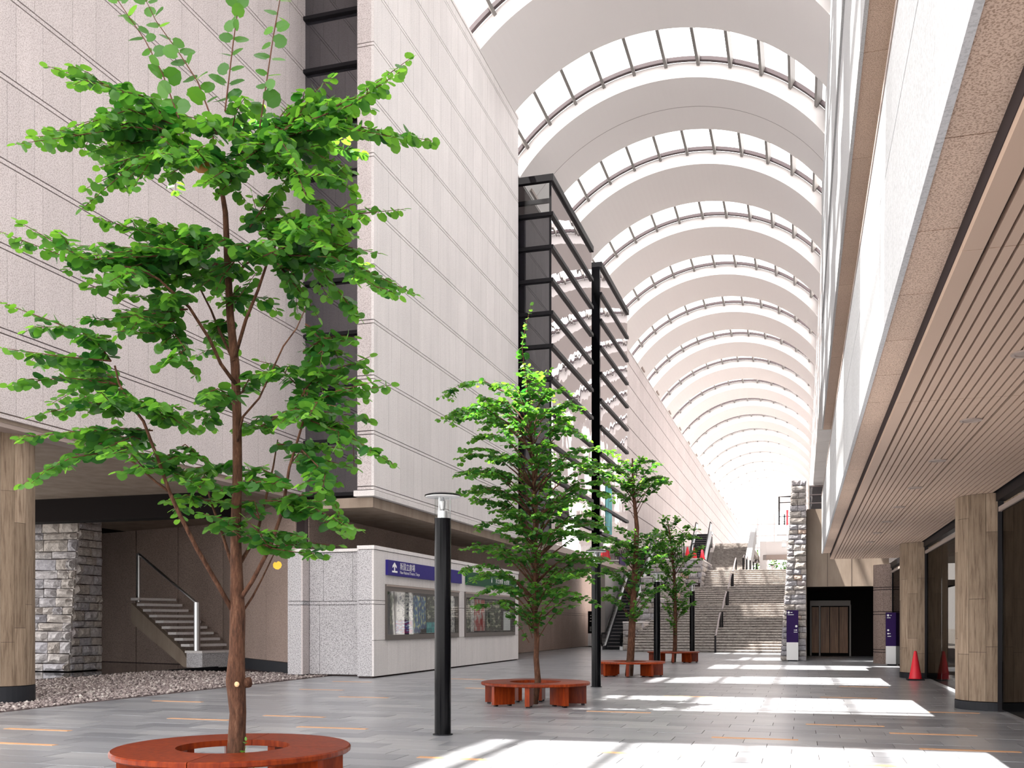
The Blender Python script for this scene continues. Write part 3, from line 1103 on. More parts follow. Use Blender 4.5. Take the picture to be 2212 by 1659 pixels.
vault = bpy.data.objects.new('ceiling', None)
C.objects.link(vault)
struct(vault, 'white barrel vault of concrete ribs alternating with skylights')
strip_me = arc_solid(RI, RO, A0, A1, 0, SLEN).me('vault_rib', 'white_paint')
KS = list(range(-6, 21))
for kx in KS:
    put('vault_rib', strip_me, vault, (0, Y1 + STEP * kx, 0))
arc_solid(RI - 0.006, RI + 0.01, A0, A1, 2.42, 2.45).obj('rib_joint', 'rail_grey', vault, (0, Y1, 0))
GL = STEP - SLEN
npane = 12
ga0, ga1 = math.radians(35.0), math.radians(145.0)
dA = (ga1 - ga0) / npane
pane_me, mull_me = [], []
for i in range(npane):
    pane_me.append(arc_solid(RO + 0.10, RO + 0.13, ga0 + dA * i + 0.004, ga0 + dA * (i + 1) - 0.004, 0.03, GL - 0.03, 4).me('pane', 'skylight_glass'))
for i in range(npane + 1):
    t = ga0 + dA * i
    w_ = 0.065 / RO
    mull_me.append(arc_solid(RO - 0.16, RO + 0.15, t - w_, t + w_, 0.0, GL, 1).me('mullion', 'mullion_grey'))
fr_me = arc_solid(RO + 0.0, RO + 0.16, ga0, ga1, GL - 0.20, GL - 0.02, 48).me('frame_rail', 'rail_dark')
fr2_me = arc_solid(RO + 0.0, RO + 0.16, ga0, ga1, 0.30, 0.46, 48).me('frame_rail', 'rail_dark')
wi = 2
for kx in KS[:-1]:
    yy = Y1 + STEP * kx + SLEN
    t = bpy.data.objects.new('window_%d' % wi, None)
    C.objects.link(t)
    t.location = (0, yy, 0)
    struct(t, 'arched skylight strip number %d of the vault counted from the entrance' % (wi - 1))
    wi += 1
    for me in pane_me:
        put('pane', me, t)
    for me in mull_me:
        put('mullion', me, t)
    put('frame_rail', fr_me, t)
    put('frame_rail', fr2_me, t)

# far gable
YG = Y1 + STEP * KS[-1] + SLEN + 1.0
gt = bpy.data.objects.new('window_%d' % wi, None)
C.objects.link(gt)
gt.location = (0, YG, 0)
struct(gt, 'glazed gable closing the far end of the vault')
xs = [-12.2, -9.0, -5.6, -2.2, 1.0]
for x in xs:
    slab('mullion', x - 0.12, x + 0.12, -0.15, 0.15, 5.0, 24.5, 'rail_grey', gt)
for z in (10.0, 14.0, 17.5, 20.0, 22.4):
    slab('transom', -12.2, 1.0, -0.12, 0.12, z - 0.1, z + 0.1, 'rail_grey', gt)
for xa, xb in zip(xs, xs[1:]):
    for za, zb in ((5, 10), (10, 14), (14, 17.5), (17.5, 20), (20, 22.4)):
        slab('pane', xa + 0.12, xb - 0.12, -0.01, 0.01, za + 0.1, zb - 0.1, 'skylight_glass', gt)
arc_solid(6.2, 6.4, A0, A1, -0.1, 0.1, 32).obj('inner_arch', 'cream_metal', gt)

# ================================================================== RIGHT SIDE
PX, PZ0, PZ1, PYE = 0.635, 3.92, 5.80, 34.8
pr = box_struct('wall_right', PX + 0.03, PX + 0.26, -8.0, PYE, PZ0 + 0.03, PZ1, 'joint', 'white granite parapet band over the colonnade on the right')
y = -2.0
while y < PYE - 0.05:
    e = min(y + 1.21, PYE)
    slab('soffit_panel', PX + 0.01, 0.92, y + 0.006, e - 0.006, PZ0, PZ0 + 0.04, 'soffit_granite', pr)
    slab('parapet_panel', PX, PX + 0.04, y + 0.003, e - 0.003, PZ0 - 0.02, 5.06, 'white_granite', pr)
    slab('parapet_panel', PX, PX + 0.04, y + 0.003, e - 0.003, 5.075, PZ1, 'white_granite', pr)
    y = e
slab('end_panel', PX, 0.92, PYE, PYE + 0.05, PZ0, PZ1, 'soffit_granite', pr)
slab('coping', PX - 0.01, PX + 0.3, -8, PYE, PZ1, PZ1 + 0.05, 'trim_brown', pr)

cs = bpy.data.objects.new('ceiling_colonnade', None)
C.objects.link(cs)
struct(cs, 'brown slatted ceiling over the colonnade on the right')
slab('backing', 0.92, 3.4, -6, 35.6, 3.80, 4.3, 'joint', cs)
y = -2.0
while y < 35.4:
    slab('edge_trim', 0.925, 1.045, y + 0.004, min(y + 4.2, 35.5) - 0.004, 3.75, 3.99, 'slat_brown', cs)
    y += 4.2
NS = 25
pit = (3.14 - 1.065) / NS
y = -2.0
while y < 35.4:
    e = min(y + 4.2, 35.5)
    for i in range(NS):
        x = 1.065 + i * pit
        slab('slat', x + 0.008, x + pit - 0.010 - (0.012 if i == 10 else 0), y + 0.006, e - 0.006, 3.752, 3.81, 'slat_brown', cs)
    y = e
for i in range(9):
    yy = 6.2 + 2.76 * i
    d = thing('downlight', (1.78, yy, 3.75), ORD[i] + ' recessed round ceiling light over the colonnade, counted from the near end', 'ceiling light', 'colonnade downlights')
    MB().lathe([(0.115, 0.002), (0.115, -0.012), (0.085, -0.012), (0.085, 0.002)], 24).obj('trim_ring', 'trim_brown', d)
    MB().lathe([(0.084, 0.003), (0.084, -0.004)], 24).obj('lens', 'trim_brown', d)

# shop front line
gf = bpy.data.objects.new('wall_right_glazing', None)
C.objects.link(gf)
struct(gf, 'dark glazed front between the concrete columns on the right')
slab('head_beam', 3.18, 3.33, 2.0, 39.4, 3.60, 3.80, 'black_matt', gf)
slab('transom', 3.21, 3.29, 2.0, 39.4, 3.42, 3.50, 'trim_brown', gf)
for ya, yb in ((9.4, 18.2), (19.7, 28.6), (30.0, 39.0)):
    n = 3
    for i in range(n):
        a_, b_ = ya + (yb - ya) * i / n, ya + (yb - ya) * (i + 1) / n
        slab('pane', 3.245, 3.255, a_ + 0.03, b_ - 0.03, 0.05, 3.42, 'shop_glass', gf)
slab('inner_wall', 7.4, 7.6, -2, 40, 0, 2.5, 'concrete', gf)
slab('inner_floor', 4.2, 7.4, -2, 40, -0.008, 0.0, 'concrete', gf)
slab('inner_ceiling', 3.4, 9.0, -2, 40, 3.80, 4.0, 'white_paint', gf)
cr1 = board_column(3.25, 18.95, 0.62, 0.16, 3.75, 'nearest board marked concrete column with a dark slit on the right', 13, seed=11)
cr2 = board_column(3.25, 29.3, 0.62, 0.16, 3.75, 'second concrete column with a red traffic cone at its foot', 13, seed=12)
for cc in (cr1, cr2):
    slab('slit_mullion', -0.045, 0.045, -0.66, -0.58, 0, 3.72, 'black_matt', cc)
gc = thing('granite_column', (3.25, 39.65, 0), 'brown granite column with double band lines behind the purple signs', 'column')
MB().lathe([(0.63, 0), (0.63, 3.75)], 40).obj('core', 'joint', gc)
for z0, z1 in ((0.0, 0.42), (0.55, 1.85), (1.98, 2.78), (2.9, 3.75), (0.45, 0.52), (1.88, 1.95), (2.81, 2.87)):
    for i in range(6):
        t0, t1 = PI + (i + (0.5 if z0 in (0.55, 2.9) else 0)) * PI / 3 + .006, PI + (i + 1 + (0.5 if z0 in (0.55, 2.9) else 0)) * PI / 3 - .006
        vs = []
        for z in (z0, z1):
            for j in range(7):
                t = t0 + (t1 - t0) * j / 6
                vs.append((0.645 * math.cos(t), 0.645 * math.sin(t), z))
            for j in range(6, -1, -1):
                t = t0 + (t1 - t0) * j / 6
                vs.append((0.60 * math.cos(t), 0.60 * math.sin(t), z))
        fs = [tuple(range(14))[::-1], tuple(range(14, 28))] + [(j, (j + 1) % 14, 14 + (j + 1) % 14, 14 + j) for j in range(14)]
        put('stone_panel', mesh('stone_panel', vs, fs, 'brown_granite'), gc)
slab('slit_mullion', -0.03, 0.03, -0.70, -0.6, 0, 3.75, 'black_matt', gc)

# gallery behind the parapet and upper block
box_struct('wall_right_gallery', 3.4, 3.6, -8, 48, 4.0, 11.0, 'white_paint', 'pale wall at the back of the open gallery on the right')
UX, UZ0, UYE = 0.85, 10.35, 46.5
ub = box_struct('wall_right_upper', UX + 0.06, 3.6, -8.0, UYE, UZ0 + 0.05, 22.6, 'joint', 'white upper wall high on the right with a granite soffit')
for z0, z1, dx in ((UZ0 - 0.02, 12.6, 0.0), (12.62, 15.2, 0.05), (15.22, 18.6, 0.0), (18.62, 22.6, 0.04)):
    y = -8.0
    while y < UYE - 0.1:
        e = min(y + 5.45, UYE)
        slab('wall_panel', UX + dx, UX + dx + 0.06, y + 0.004, e - 0.004, z0, z1, 'white_granite', ub)
        y = e
y = -2.0
while y < UYE - 0.1:
    e = min(y + 3.6, UYE)
    slab('soffit_panel', UX + 0.02, 1.29, y + 0.01, e - 0.01, UZ0, UZ0 + 0.05, 'soffit_granite', ub)
    y = e
slab('soffit_trim', 1.29, 1.50, -8, UYE, UZ0 - 0.12, UZ0 + 0.05, 'cream_metal', ub)
slab('end_panel', UX, 3.6, UYE, UYE + 0.05, UZ0, 22.6, 'white_granite', ub)

uf = box_struct('wall_right_far', 0.99, 2.6, UYE, 208, 13.55, 22.6, 'white_paint', 'white wall under the vault continuing to the far end on the right')
y = UYE
while y < 86:
    slab('soffit_panel', 0.9, 2.2, y + 0.02, y + 4.1, 13.50, 13.55, 'white_granite', uf)
    y += 4.14
box_struct('wall_right_lower', 2.6, 2.9, 48.3, 94.0, 0, 13.6, 'white_paint', 'pale wall on the right behind the stone pillar and beside the landing')
box_struct('wall_right_lower_far', 2.6, 2.9, 101.0, 208.0, 8.0, 13.6, 'white_paint', 'pale far wall on the right beyond the way out')
dw = bpy.data.objects.new('window_%d' % (wi + 1), None)
C.objects.link(dw)
struct(dw, 'dark barred window box high on the right behind the stone pillar')
slab('back_panel', 0.55, 1.95, 88.1, 88.3, 11.2, 13.5, 'void_black', dw)
for i in range(4):
    slab('bar', 0.55, 1.95, 87.95, 88.1, 11.2 + i * 0.72, 11.28 + i * 0.72, 'rail_grey', dw)
    if i < 3:
        slab('pane', 0.6, 1.9, 88.06, 88.09, 11.3 + i * 0.72, 11.9 + i * 0.72, 'dark_glass', dw)
slab('stile', 0.5, 0.6, 87.9, 88.2, 11.0, 13.5, 'cream_metal', dw)

# concrete end wall and dark entrance
we = box_struct('wall_end', 0.18, 3.5, 42.5, 42.9, 3.06, 6.3, 'concrete', 'brown concrete wall over the dark entrance at the end of the colonnade')
for x in (1.0, 1.95):
    slab('joint_line', x, x + 0.015, 42.494, 42.50, 3.06, 6.3, 'joint', we)
box_struct('wall_entrance_back', 0.18, 6.0, 48.0, 48.2, 0, 3.3, 'void_black', 'back wall of the entrance, darkness painted in')  # near-black walls and ceiling paint in the darkness of the entrance
box_struct('wall_entrance_side', 4.3, 4.5, 40.3, 48.0, 0, 3.3, 'void_black', 'side wall inside the entrance, darkness painted in')
box_struct('ceiling_entrance', 0.18, 6.0, 42.9, 48.2, 3.06, 3.3, 'void_black', 'ceiling of the entrance, darkness painted in')
box_struct('wall_entrance_left', 0.0, 0.18, 42.9, 48.2, 0, 6.3, 'concrete', 'concrete flank wall beside the stone pillar')
dr = bpy.data.objects.new('door_1', None)
C.objects.link(dr)
struct(dr, 'double wooden door with a steel frame inside the dark entrance')
slab('door_frame', 0.35, 2.15, 47.8, 47.9, 2.35, 2.6, 'bronze', dr)
for x in (0.35, 0.75, 2.1):
    slab('door_frame', x, x + 0.07, 47.8, 47.95, 0, 2.4, 'bronze', dr)
for i in range(3):
    slab('door_board', 0.84 + i * 0.41, 1.22 + i * 0.41, 47.86, 47.94, 0.15, 2.3, 'door_wood', dr)
slab('door_board', 0.43, 0.74, 47.86, 47.94, 0.15, 2.3, 'door_wood', dr)

# stone pillar
sp = thing('stone_pillar', (0, 0, 0), 'tall tapering rough stone pillar at the right of the stairs', 'pillar')
PH = 7.35
cm = MB()
cm.prism([(-0.80, 0), (0.13, 0), (0.13, PH), (-0.36, PH)], 'y', 41.3, 44.6)
cm.obj('core', 'joint', sp)
stone_face(sp, (-0.87, 41.25, 0), (1, 0, 0), (0, -1, 0), 1.03, PH, ch=(0.17, 0.30), cw=(0.3, 0.62), seed=21, left=lambda z: 0.46 * z / PH, proud=0.075)
stone_face(sp, (-0.80, 44.6, 0), (0, -1, 0), (-1, 0, 0), 3.3, PH, ch=(0.2, 0.32), cw=(0.5, 0.9), seed=22, lean=0.062, proud=0.07)
for z in (6.1, 6.6):
    pass
fb = thing('light_bracket', (-0.75, 43.2, 5.4), 'black railing bracket with pale boxes on the side of the stone pillar', 'bracket')
m = MB()
m.tube([(0.3, 0, 1.55), (-0.2, 0, 1.55), (-0.2, 0, 0.3)], 0.035, 6)
m.tube([(-0.2, 0, 1.3), (0.3, 0, 1.3)], 0.02, 6)
m.tube([(0.02, 0, 0.8), (0.02, 0, 0.3)], 0.03, 6)
m.tube([(-0.2, 0, 0.7), (0.3, 0, 0.7)], 0.02, 6)
m.obj('railing', 'black_matt', fb)
MB().box(-0.3, 0.12, -0.2, 0.2, -0.08, 0.32).obj('pale_box', 'white_panel', fb)
MB().box(-0.08, 0.1, -0.15, 0.15, -0.6, -0.3).obj('pale_box', 'white_panel', fb)
MB().box(0.1, 0.18, -0.22, -0.2, 0.3, 0.95).obj('red_panel', 'red_cone', fb)

# ================================================================== STAIRS
def make_step(x0, x1, y0, y1, z0, z1, parent):
    return slab('step', x0, x1, y0, y1, z0, z1, 'rock_step', parent)


stt = thing('grand_stair', (0, 0, 0), 'broad flight of rough faced granite steps rising to the landing', 'staircase')
SY, RIS, TRD = 52.0, 0.1445, 0.34
yy, zz = SY, 0.0
lands = []
for fi in range(4):
    for i in range(9):
        zz += RIS
        last = (i == 8)
        dep = TRD + (1.4 if last and fi < 3 else 0) + (24.0 if last and fi == 3 else 0)
        make_step(-8.85, -0.72, yy, yy + dep + 0.05, max(zz - 0.6, -0.2), zz, stt)
        slab('nosing', -8.85, -0.72, yy - 0.06, yy + 0.12, zz - 0.045, zz + 0.004, 'step_edge', stt)
        if i == 0:
            lands.append((yy, zz - RIS))
        yy += TRD + (1.4 if last else 0)
ZL = zz
us = thing('upper_stair', (0, 0, 0), 'narrower upper flight of granite steps beside the white sloping parapet', 'staircase')
yy, zz = 75.0, ZL
for i in range(22):
    zz += 0.135
    make_step(-6.9, -4.05, yy, yy + (TRD + 0.05 if i < 21 else 20), zz - 0.5, zz, us)
    yy += TRD
MB().prism([(74.2, ZL), (82.8, zz), (84.0, zz), (84.0, zz + 1.35), (82.6, zz + 1.35), (74.2, ZL + 1.25)], 'x', -4.05, -3.65).obj('parapet', 'white_granite', us)
struct(MB().box(-12.2, -6.9, 84, 206, 7.6, zz).obj('floor_upper', 'pale_granite'), 'upper terrace beyond the top of the stairs')

for (ya, za), i in zip(lands, range(4)):
    n = 8
    hx = -4.35
    t = thing('stair_handrail', (hx, ya - 0.05, za), ['lowest black stair handrail starting on the paving', 'second black stair handrail up the steps', 'third black stair handrail up the steps', 'topmost black stair handrail below the landing'][i], 'handrail', 'black handrails in the middle of the stairs')
    run = n * TRD
    rise = n * RIS
    if i == 0:
        m = MB().tube([(0, -0.3, 0.9), (0, 0.0, 0.9), (0, run, rise + 0.95), (0, run + 0.3, rise + 0.95)], 0.045, 8)
    else:
        m = MB().tube([(0, -0.2, 0.9 + RIS), (0, 0.0, 0.95 + RIS), (0, run, rise + 0.95), (0, run + 0.3, rise + 0.95)], 0.045, 8)
    m.obj('rail', 'rail_grey', t, smooth=True)
    m = MB().tube([(0, -0.28 if i == 0 else -0.1, 0.0), (0, -0.28 if i == 0 else -0.1, 0.9)], 0.05, 8)
    m.obj('post', 'black_matt', t)
    m = MB().tube([(0, run + 0.2, rise + RIS - 0.02), (0, run + 0.2, rise + 0.95)], 0.05, 8)
    m.obj('post', 'black_matt', t)
for i in range(5):
    yy = 70.5 + 1.6 * i
    t = thing('railing_post', (-4.0 + 0.16 * i, yy, ZL), ORD[i] + ' black railing post on the landing, counted from the steps', 'railing', 'black posts on the landing')
    MB().tube([(0, 0, 0), (0, 0, 1.0)], 0.05, 8).obj('post', 'black_matt', t)
    MB().tube([(0, -0.05, 0.98), (0, 1.2, 1.25)], 0.04, 8).obj('rail', 'rail_grey', t)

# bridge and greenery beyond the landing
br = box_struct('wall_bridge', -3.6, 1.0, 96.0, 100.0, 8.1, 9.4, 'white_paint', 'white bridge over the way out beyond the landing')
slab('lintel', -3.6, 1.0, 95.8, 96.0, 7.6, 8.1, 'trim_brown', br)
slab('jamb', -3.9, -3.3, 95.8, 100.0, ZL, 9.4, 'white_paint', br)
slab('jamb', 0.2, 1.0, 95.8, 100.0, ZL, 9.4, 'white_paint', br)
struct(MB().box(-6.9, 12.0, 92.0, 206.0, ZL - 0.4, ZL - 0.02).obj('ground_outside', 'pale_granite'), 'pale ground beyond the way out')

# rubble wall between escalator and stairs
rw = thing('rubble_wall', (0, 0, 0), 'stepped rough stone wall between the escalator and the broad stairs', 'stone wall')
for k_, (xa, xb, ya, yb_, zt_) in enumerate(((-9.75, -8.6, 54.6, 57.4, 1.55), (-9.75, -8.2, 57.4, 61.0, 3.0), (-9.75, -7.4, 61.0, 65.0, 4.4), (-9.75, -6.35, 65.0, 72.5, 5.75))):
    MB().box(xa, xb - 0.05, ya + 0.05, yb_, 0, zt_ - 0.02).obj('core', 'joint', rw)
    z0 = 0 if k_ == 0 else (1.4, 2.8, 4.2)[k_ - 1]
    stone_face(rw, (xa, ya + 0.03, z0), (1, 0, 0), (0, -1, 0), xb - xa, zt_ - z0, ch=(0.28, 0.45), cw=(0.45, 0.9), seed=40 + k_, proud=0.1)
    stone_face(rw, (xb - 0.03, ya, max(0.0, zt_ - 2.6)), (0, 1, 0), (1, 0, 0), yb_ - ya, zt_ - max(0.0, zt_ - 2.6), ch=(0.3, 0.5), cw=(0.5, 1.1), seed=50 + k_, proud=0.1)
    slab('coping', xa, xb, ya - 0.03, yb_, zt_, zt_ + 0.1, 'pale_granite', rw)


def traffic_cone(x, y, z, h, r, label, base=True):
    t = thing('traffic_cone', (x, y, z), label, 'traffic cone', 'red traffic cones')
    MB().lathe([(r, 0.03), (r * 0.96, 0.06), (r * 0.22, h - 0.02), (r * 0.16, h)], 20).obj('cone', 'red_cone', t, smooth=True)
    if base:
        MB().box(-r * 1.25, r * 1.25, -r * 1.25, r * 1.25, 0, 0.035).obj('base', 'black_matt', t)


traffic_cone(2.9, 28.0, 0, 0.78, 0.17, 'red traffic cone standing by the second concrete column')
traffic_cone(-7.35, 65.6, 5.86, 0.8, 0.2, 'small red cone on the stone wall nearest the escalator')
traffic_cone(-7.0, 66.6, 5.86, 0.8, 0.2, 'small red cone in the middle of the stone wall top')
traffic_cone(-6.55, 67.4, 5.86, 0.8, 0.2, 'small red cone on the stone wall nearest the upper steps')
for i in range(3):
    t = thing('terrace_railing', (-9.3 + i * 0.85, 65.5 + i * 2.4, 5.86), ORD[i] + ' black looped railing on the stone wall, counted from the escalator', 'railing', 'looped railings on the stone wall')
    m = MB().tube([(0, 0, 0), (0, 0, 1.25), (0.1, 0, 1.4), (0.5, 0, 1.4), (0.6, 0, 1.25), (0.6, 0, 0)], 0.035, 6)
    m.obj('frame', 'black_matt', t)
    for q in range(3):
        MB().tube([(0.15 * (q + 1), 0, 0), (0.15 * (q + 1), 0, 1.38)], 0.02, 6).obj('bar', 'black_matt', t)


def escalator(x, y, z, rise, label):
    t = thing('escalator', (x, y, z), label, 'escalator', 'escalators beside the stairs')
    run = rise / math.tan(math.radians(30))
    MB().prism([(-1.2, 0.0), (0, 0.0), (run, rise - 0.1), (run + 1.5, rise - 0.1), (run + 1.5, rise - 1.0), (run, rise - 1.0), (0.6, -0.02), (-1.2, -0.02)], 'x', -0.62, 0.62).obj('truss', 'black_matt', t)
    n = int(rise / 0.2)
    for i in range(n):
        o = slab('step', -0.48, 0.48, 0.1 + i * run / n, 0.1 + (i + 1) * run / n, i * rise / n + 0.0, (i + 1) * rise / n, 'dark_base', t)
        slab('step_edge', -0.48, 0.48, 0.09 + i * run / n, 0.13 + i * run / n, (i + 1) * rise / n - 0.02, (i + 1) * rise / n + 0.005, 'rail_grey', t)
    for s in (-1, 1):
        prof = [(-0.9, 0.1), (0, 0.12), (run, rise + 0.12), (run + 1.2, rise + 0.12), (run + 1.2, rise + 0.95), (run, rise + 0.95), (0, 0.95), (-0.9, 0.93)]
        MB().prism(prof, 'x', s * 0.57 - 0.01, s * 0.57 + 0.01).obj('balustrade', 'clear_glass', t)
        MB().prism([(-1.1, 0.0), (0, 0.02), (run, rise + 0.02), (run + 1.4, rise), (run + 1.4, rise + 0.2), (run, rise + 0.24), (0, 0.24), (-1.1, 0.2)], 'x', s * 0.60 - 0.09, s * 0.60 + 0.09).obj('skirt_panel', 'steel', t)
        MB().tube([(s * 0.57, -0.8, 0.2), (s * 0.57, -1.12, 0.45), (s * 0.57, -1.12, 0.7), (s * 0.57, -0.85, 0.97), (s * 0.57, 0, 0.98), (s * 0.57, run, rise + 0.98), (s * 0.57, run + 1.2, rise + 0.98)], 0.045, 8).obj('handrail', 'black_matt', t, smooth=True)
    return t


escalator(-10.6, 56.6, 0, 6.9, 'lower escalator with black steps left of the rough stone wall')
escalator(-7.72, 74.0, ZL, 3.6, 'upper escalator with pale sides left of the upper steps')


def totem(x, y, w_, h, hw, top, label, marks, cat='sign', d=0.16):
    t = thing('sign_totem', (x, y, 0), label, cat, 'free standing sign totems')
    MB().box(-w_ / 2, w_ / 2, -d / 2, d / 2, 0.05, hw).obj('lower_panel', 'white_panel', t)
    MB().box(-w_ / 2, w_ / 2, -d / 2, d / 2, hw, h).obj('upper_panel', top, t)
    MB().box(-w_ / 2 + 0.05, w_ / 2 - 0.05, -d / 2 + 0.03, d / 2 - 0.03, 0, 0.05).obj('foot', 'dark_base', t)
    for (mx, mz, r, kind) in marks:
        m = MB()
        if kind == 'dot':
            m.prism([(mx * w_ + r * math.cos(q * PI / 8), mz * h + r * math.sin(q * PI / 8)) for q in range(16)], 'y', -d / 2 - 0.004, -d / 2)
        else:
            m.box(mx * w_ - r, mx * w_ + r, -d / 2 - 0.004, -d / 2, mz * h - 0.012, mz * h + 0.012)
        m.obj('printed_mark', 'print_white', t)


totem(-0.38, 40.85, 0.455, 2.06, 0.76, 'purple_panel', 'purple and white sign totem in front of the stone pillar',
      [(-0.32, 0.955, 0.045, 'dot'), (-0.08, 0.955, 0.035, 'bar'), (-0.15, 0.91, 0.12, 'bar'), (0.33, 0.685, 0.045, 'dot'), (0.34, 0.61, 0.028, 'dot'), (0.2, 0.61, 0.035, 'bar'), (0.27, 0.57, 0.07, 'bar')])
mk = [(-0.33, 0.945, 0.04, 'dot'), (-0.1, 0.945, 0.02, 'bar'), (-0.28, 0.90, 0.06, 'bar'), (-0.32, 0.665, 0.035, 'dot'), (-0.33, 0.60, 0.03, 'dot'), (-0.2, 0.60, 0.03, 'bar'), (-0.24, 0.55, 0.06, 'bar')]
totem(3.12, 37.75, 0.42, 1.92, 0.70, 'purple_panel', 'left purple and white totem against the brown granite column', mk)
totem(3.72, 37.95, 0.42, 1.92, 0.70, 'purple_panel', 'right purple totem half hidden by the second concrete column', [(-0.1, 0.945, 0.03, 'bar'), (0.1, 0.6, 0.04, 'bar')])
totem(-13.35, 63.2, 0.5, 2.35, 0.88, 'black_paint', 'tall black notice board with white foot beside the lower escalator',
      [(0, 0.88, 0.10, 'bar'), (0.05, 0.8, 0.12, 'bar'), (-0.05, 0.72, 0.1, 'bar'), (0.0, 0.55, 0.13, 'bar'), (0, 0.5, 0.13, 'bar'), (0, 0.45, 0.13, 'bar')])

# ================================================================== LAMPS
def lamp(x, y, label):
    t = thing('bollard_lamp', (x, y, 0), label, 'lamp post', 'black bollard lamps along the arcade')
    MB().lathe([(0.111, 0.012), (0.111, 2.93)], 32).obj('post', 'black_paint', t, smooth=False)
    MB().lathe([(0.135, 0.0), (0.135, 0.012)], 32).obj('base_plate', 'dark_base', t)
    MB().lathe([(0.108, 2.93), (0.108, 3.215)], 32, cap=False).obj('glass_tube', 'clear_glass', t)
    MB().lathe([(0.07, 2.93), (0.07, 3.03)], 24).obj('lamp_holder', 'steel', t)
    MB().lathe([(0.012, 3.03), (0.03, 3.06), (0.045, 3.16), (0.012, 3.215)], 16).obj('bulb', 'steel', t)
    MB().lathe([(0.236, 3.218), (0.236, 3.228)], 40).obj('reflector_disc', 'white_panel', t)
    MB().lathe([(0.245, 3.228), (0.245, 3.245), (0.20, 3.262), (0.02, 3.27)], 40).obj('cap', 'black_paint', t)
    for q in range(3):
        a = q * 2 * PI / 3 + 0.4
        MB().tube([(0.1 * math.cos(a), 0.1 * math.sin(a), 2.93), (0.1 * math.cos(a), 0.1 * math.sin(a), 3.22)], 0.006, 6).obj('support_rod', 'steel', t)


lamp(-4.67, 12.36, 'nearest black bollard lamp standing between the first two benches')
lamp(-4.70, 22.75, 'second black bollard lamp just behind the second bench')
lamp(-4.72, 33.0, 'third black bollard lamp behind the third bench')
lamp(-4.6, 42.9, 'farthest black bollard lamp behind the fourth bench')


# ================================================================== BENCHES
def sector(r0, r1, t0, t1, z0, z1, seg=14):
    vs, fs = [], []
    for i in range(seg + 1):
        t = t0 + (t1 - t0) * i / seg
        for r, z in ((r0, z0), (r1 - 0.015, z0), (r1, z0 + 0.012), (r1, z1 - 0.012), (r1 - 0.012, z1), (r0, z1)):
            vs.append((r * math.cos(t), r * math.sin(t), z))
    for i in range(seg):
        for j in range(6):
            a, b = i * 6 + j, i * 6 + (j + 1) % 6
            fs.append((a, a + 6, b + 6, b))
    fs += [(0, 1, 2, 3, 4, 5), tuple(seg * 6 + j for j in range(5, -1, -1))]
    return mesh('seat_segment', vs, fs, 'bench_wood')


BR0, BR1, BZ = 0.485, 1.02, 0.425
seg_me = [sector(BR0, BR1, q * PI / 2 + 0.004, (q + 1) * PI / 2 - 0.004, BZ - 0.055, BZ) for q in range(4)]
leg_me = MB().box(0.50, 0.955, -0.042, 0.042, 0.03, BZ - 0.055).me('leg', 'bench_wood')
foot_me = MB().box(0.56, 0.62, -0.03, 0.03, 0.0, 0.03).box(0.86, 0.92, -0.03, 0.03, 0.0, 0.03).me('leg_foot', 'black_matt')
ring_me = None


def bench(x, y, rz, label):
    t = thing('tree_bench', (x, y, 0), label, 'bench', 'round wooden tree benches', rz)
    for me in seg_me:
        put('seat_segment', me, t)
    for q in range(8):
        m = Matrix.Rotation(q * PI / 4 + PI / 8, 4, 'Z')
        l_ = put('leg', leg_me, t, mtx=m)
        put('foot', foot_me, l_)


TX = -4.8
TY = [7.5, 17.55, 27.9, 38.4]
bench(TX, TY[0], 0.22, 'nearest round red wood bench cut by the bottom of the view')
bench(TX + 0.02, TY[1], 0.5, 'second round wooden bench between the first two lamps')
bench(TX + 0.02, TY[2], 0.5, 'third round wooden bench in front of the escalator')
bench(TX - 0.05, TY[3], 0.5, 'farthest round wooden bench before the broad stairs')

# ================================================================== TREES
LV = np.array([(0.06, 0, 0), (0.5, 0, -0.02), (0.97, 0, -0.08),
               (-0.05, 0.22, 0.03), (0.16, 0.46, 0.05), (0.54, 0.50, 0.03), (0.83, 0.31, -0.02),
               (-0.05, -0.22, 0.03), (0.16, -0.46, 0.05), (0.54, -0.50, 0.03), (0.83, -0.31, -0.02)])
LF = np.array([(0, 4, 3), (0, 1, 4), (4, 1, 5), (5, 1, 6), (6, 1, 2), (0, 7, 8), (0, 8, 1), (8, 9, 1), (9, 10, 1), (10, 2, 1)])
leaf_me = mesh('leaf', LV, [tuple(f) for f in LF], 'leaf_green')
UP = Vector((0, 0, 1))


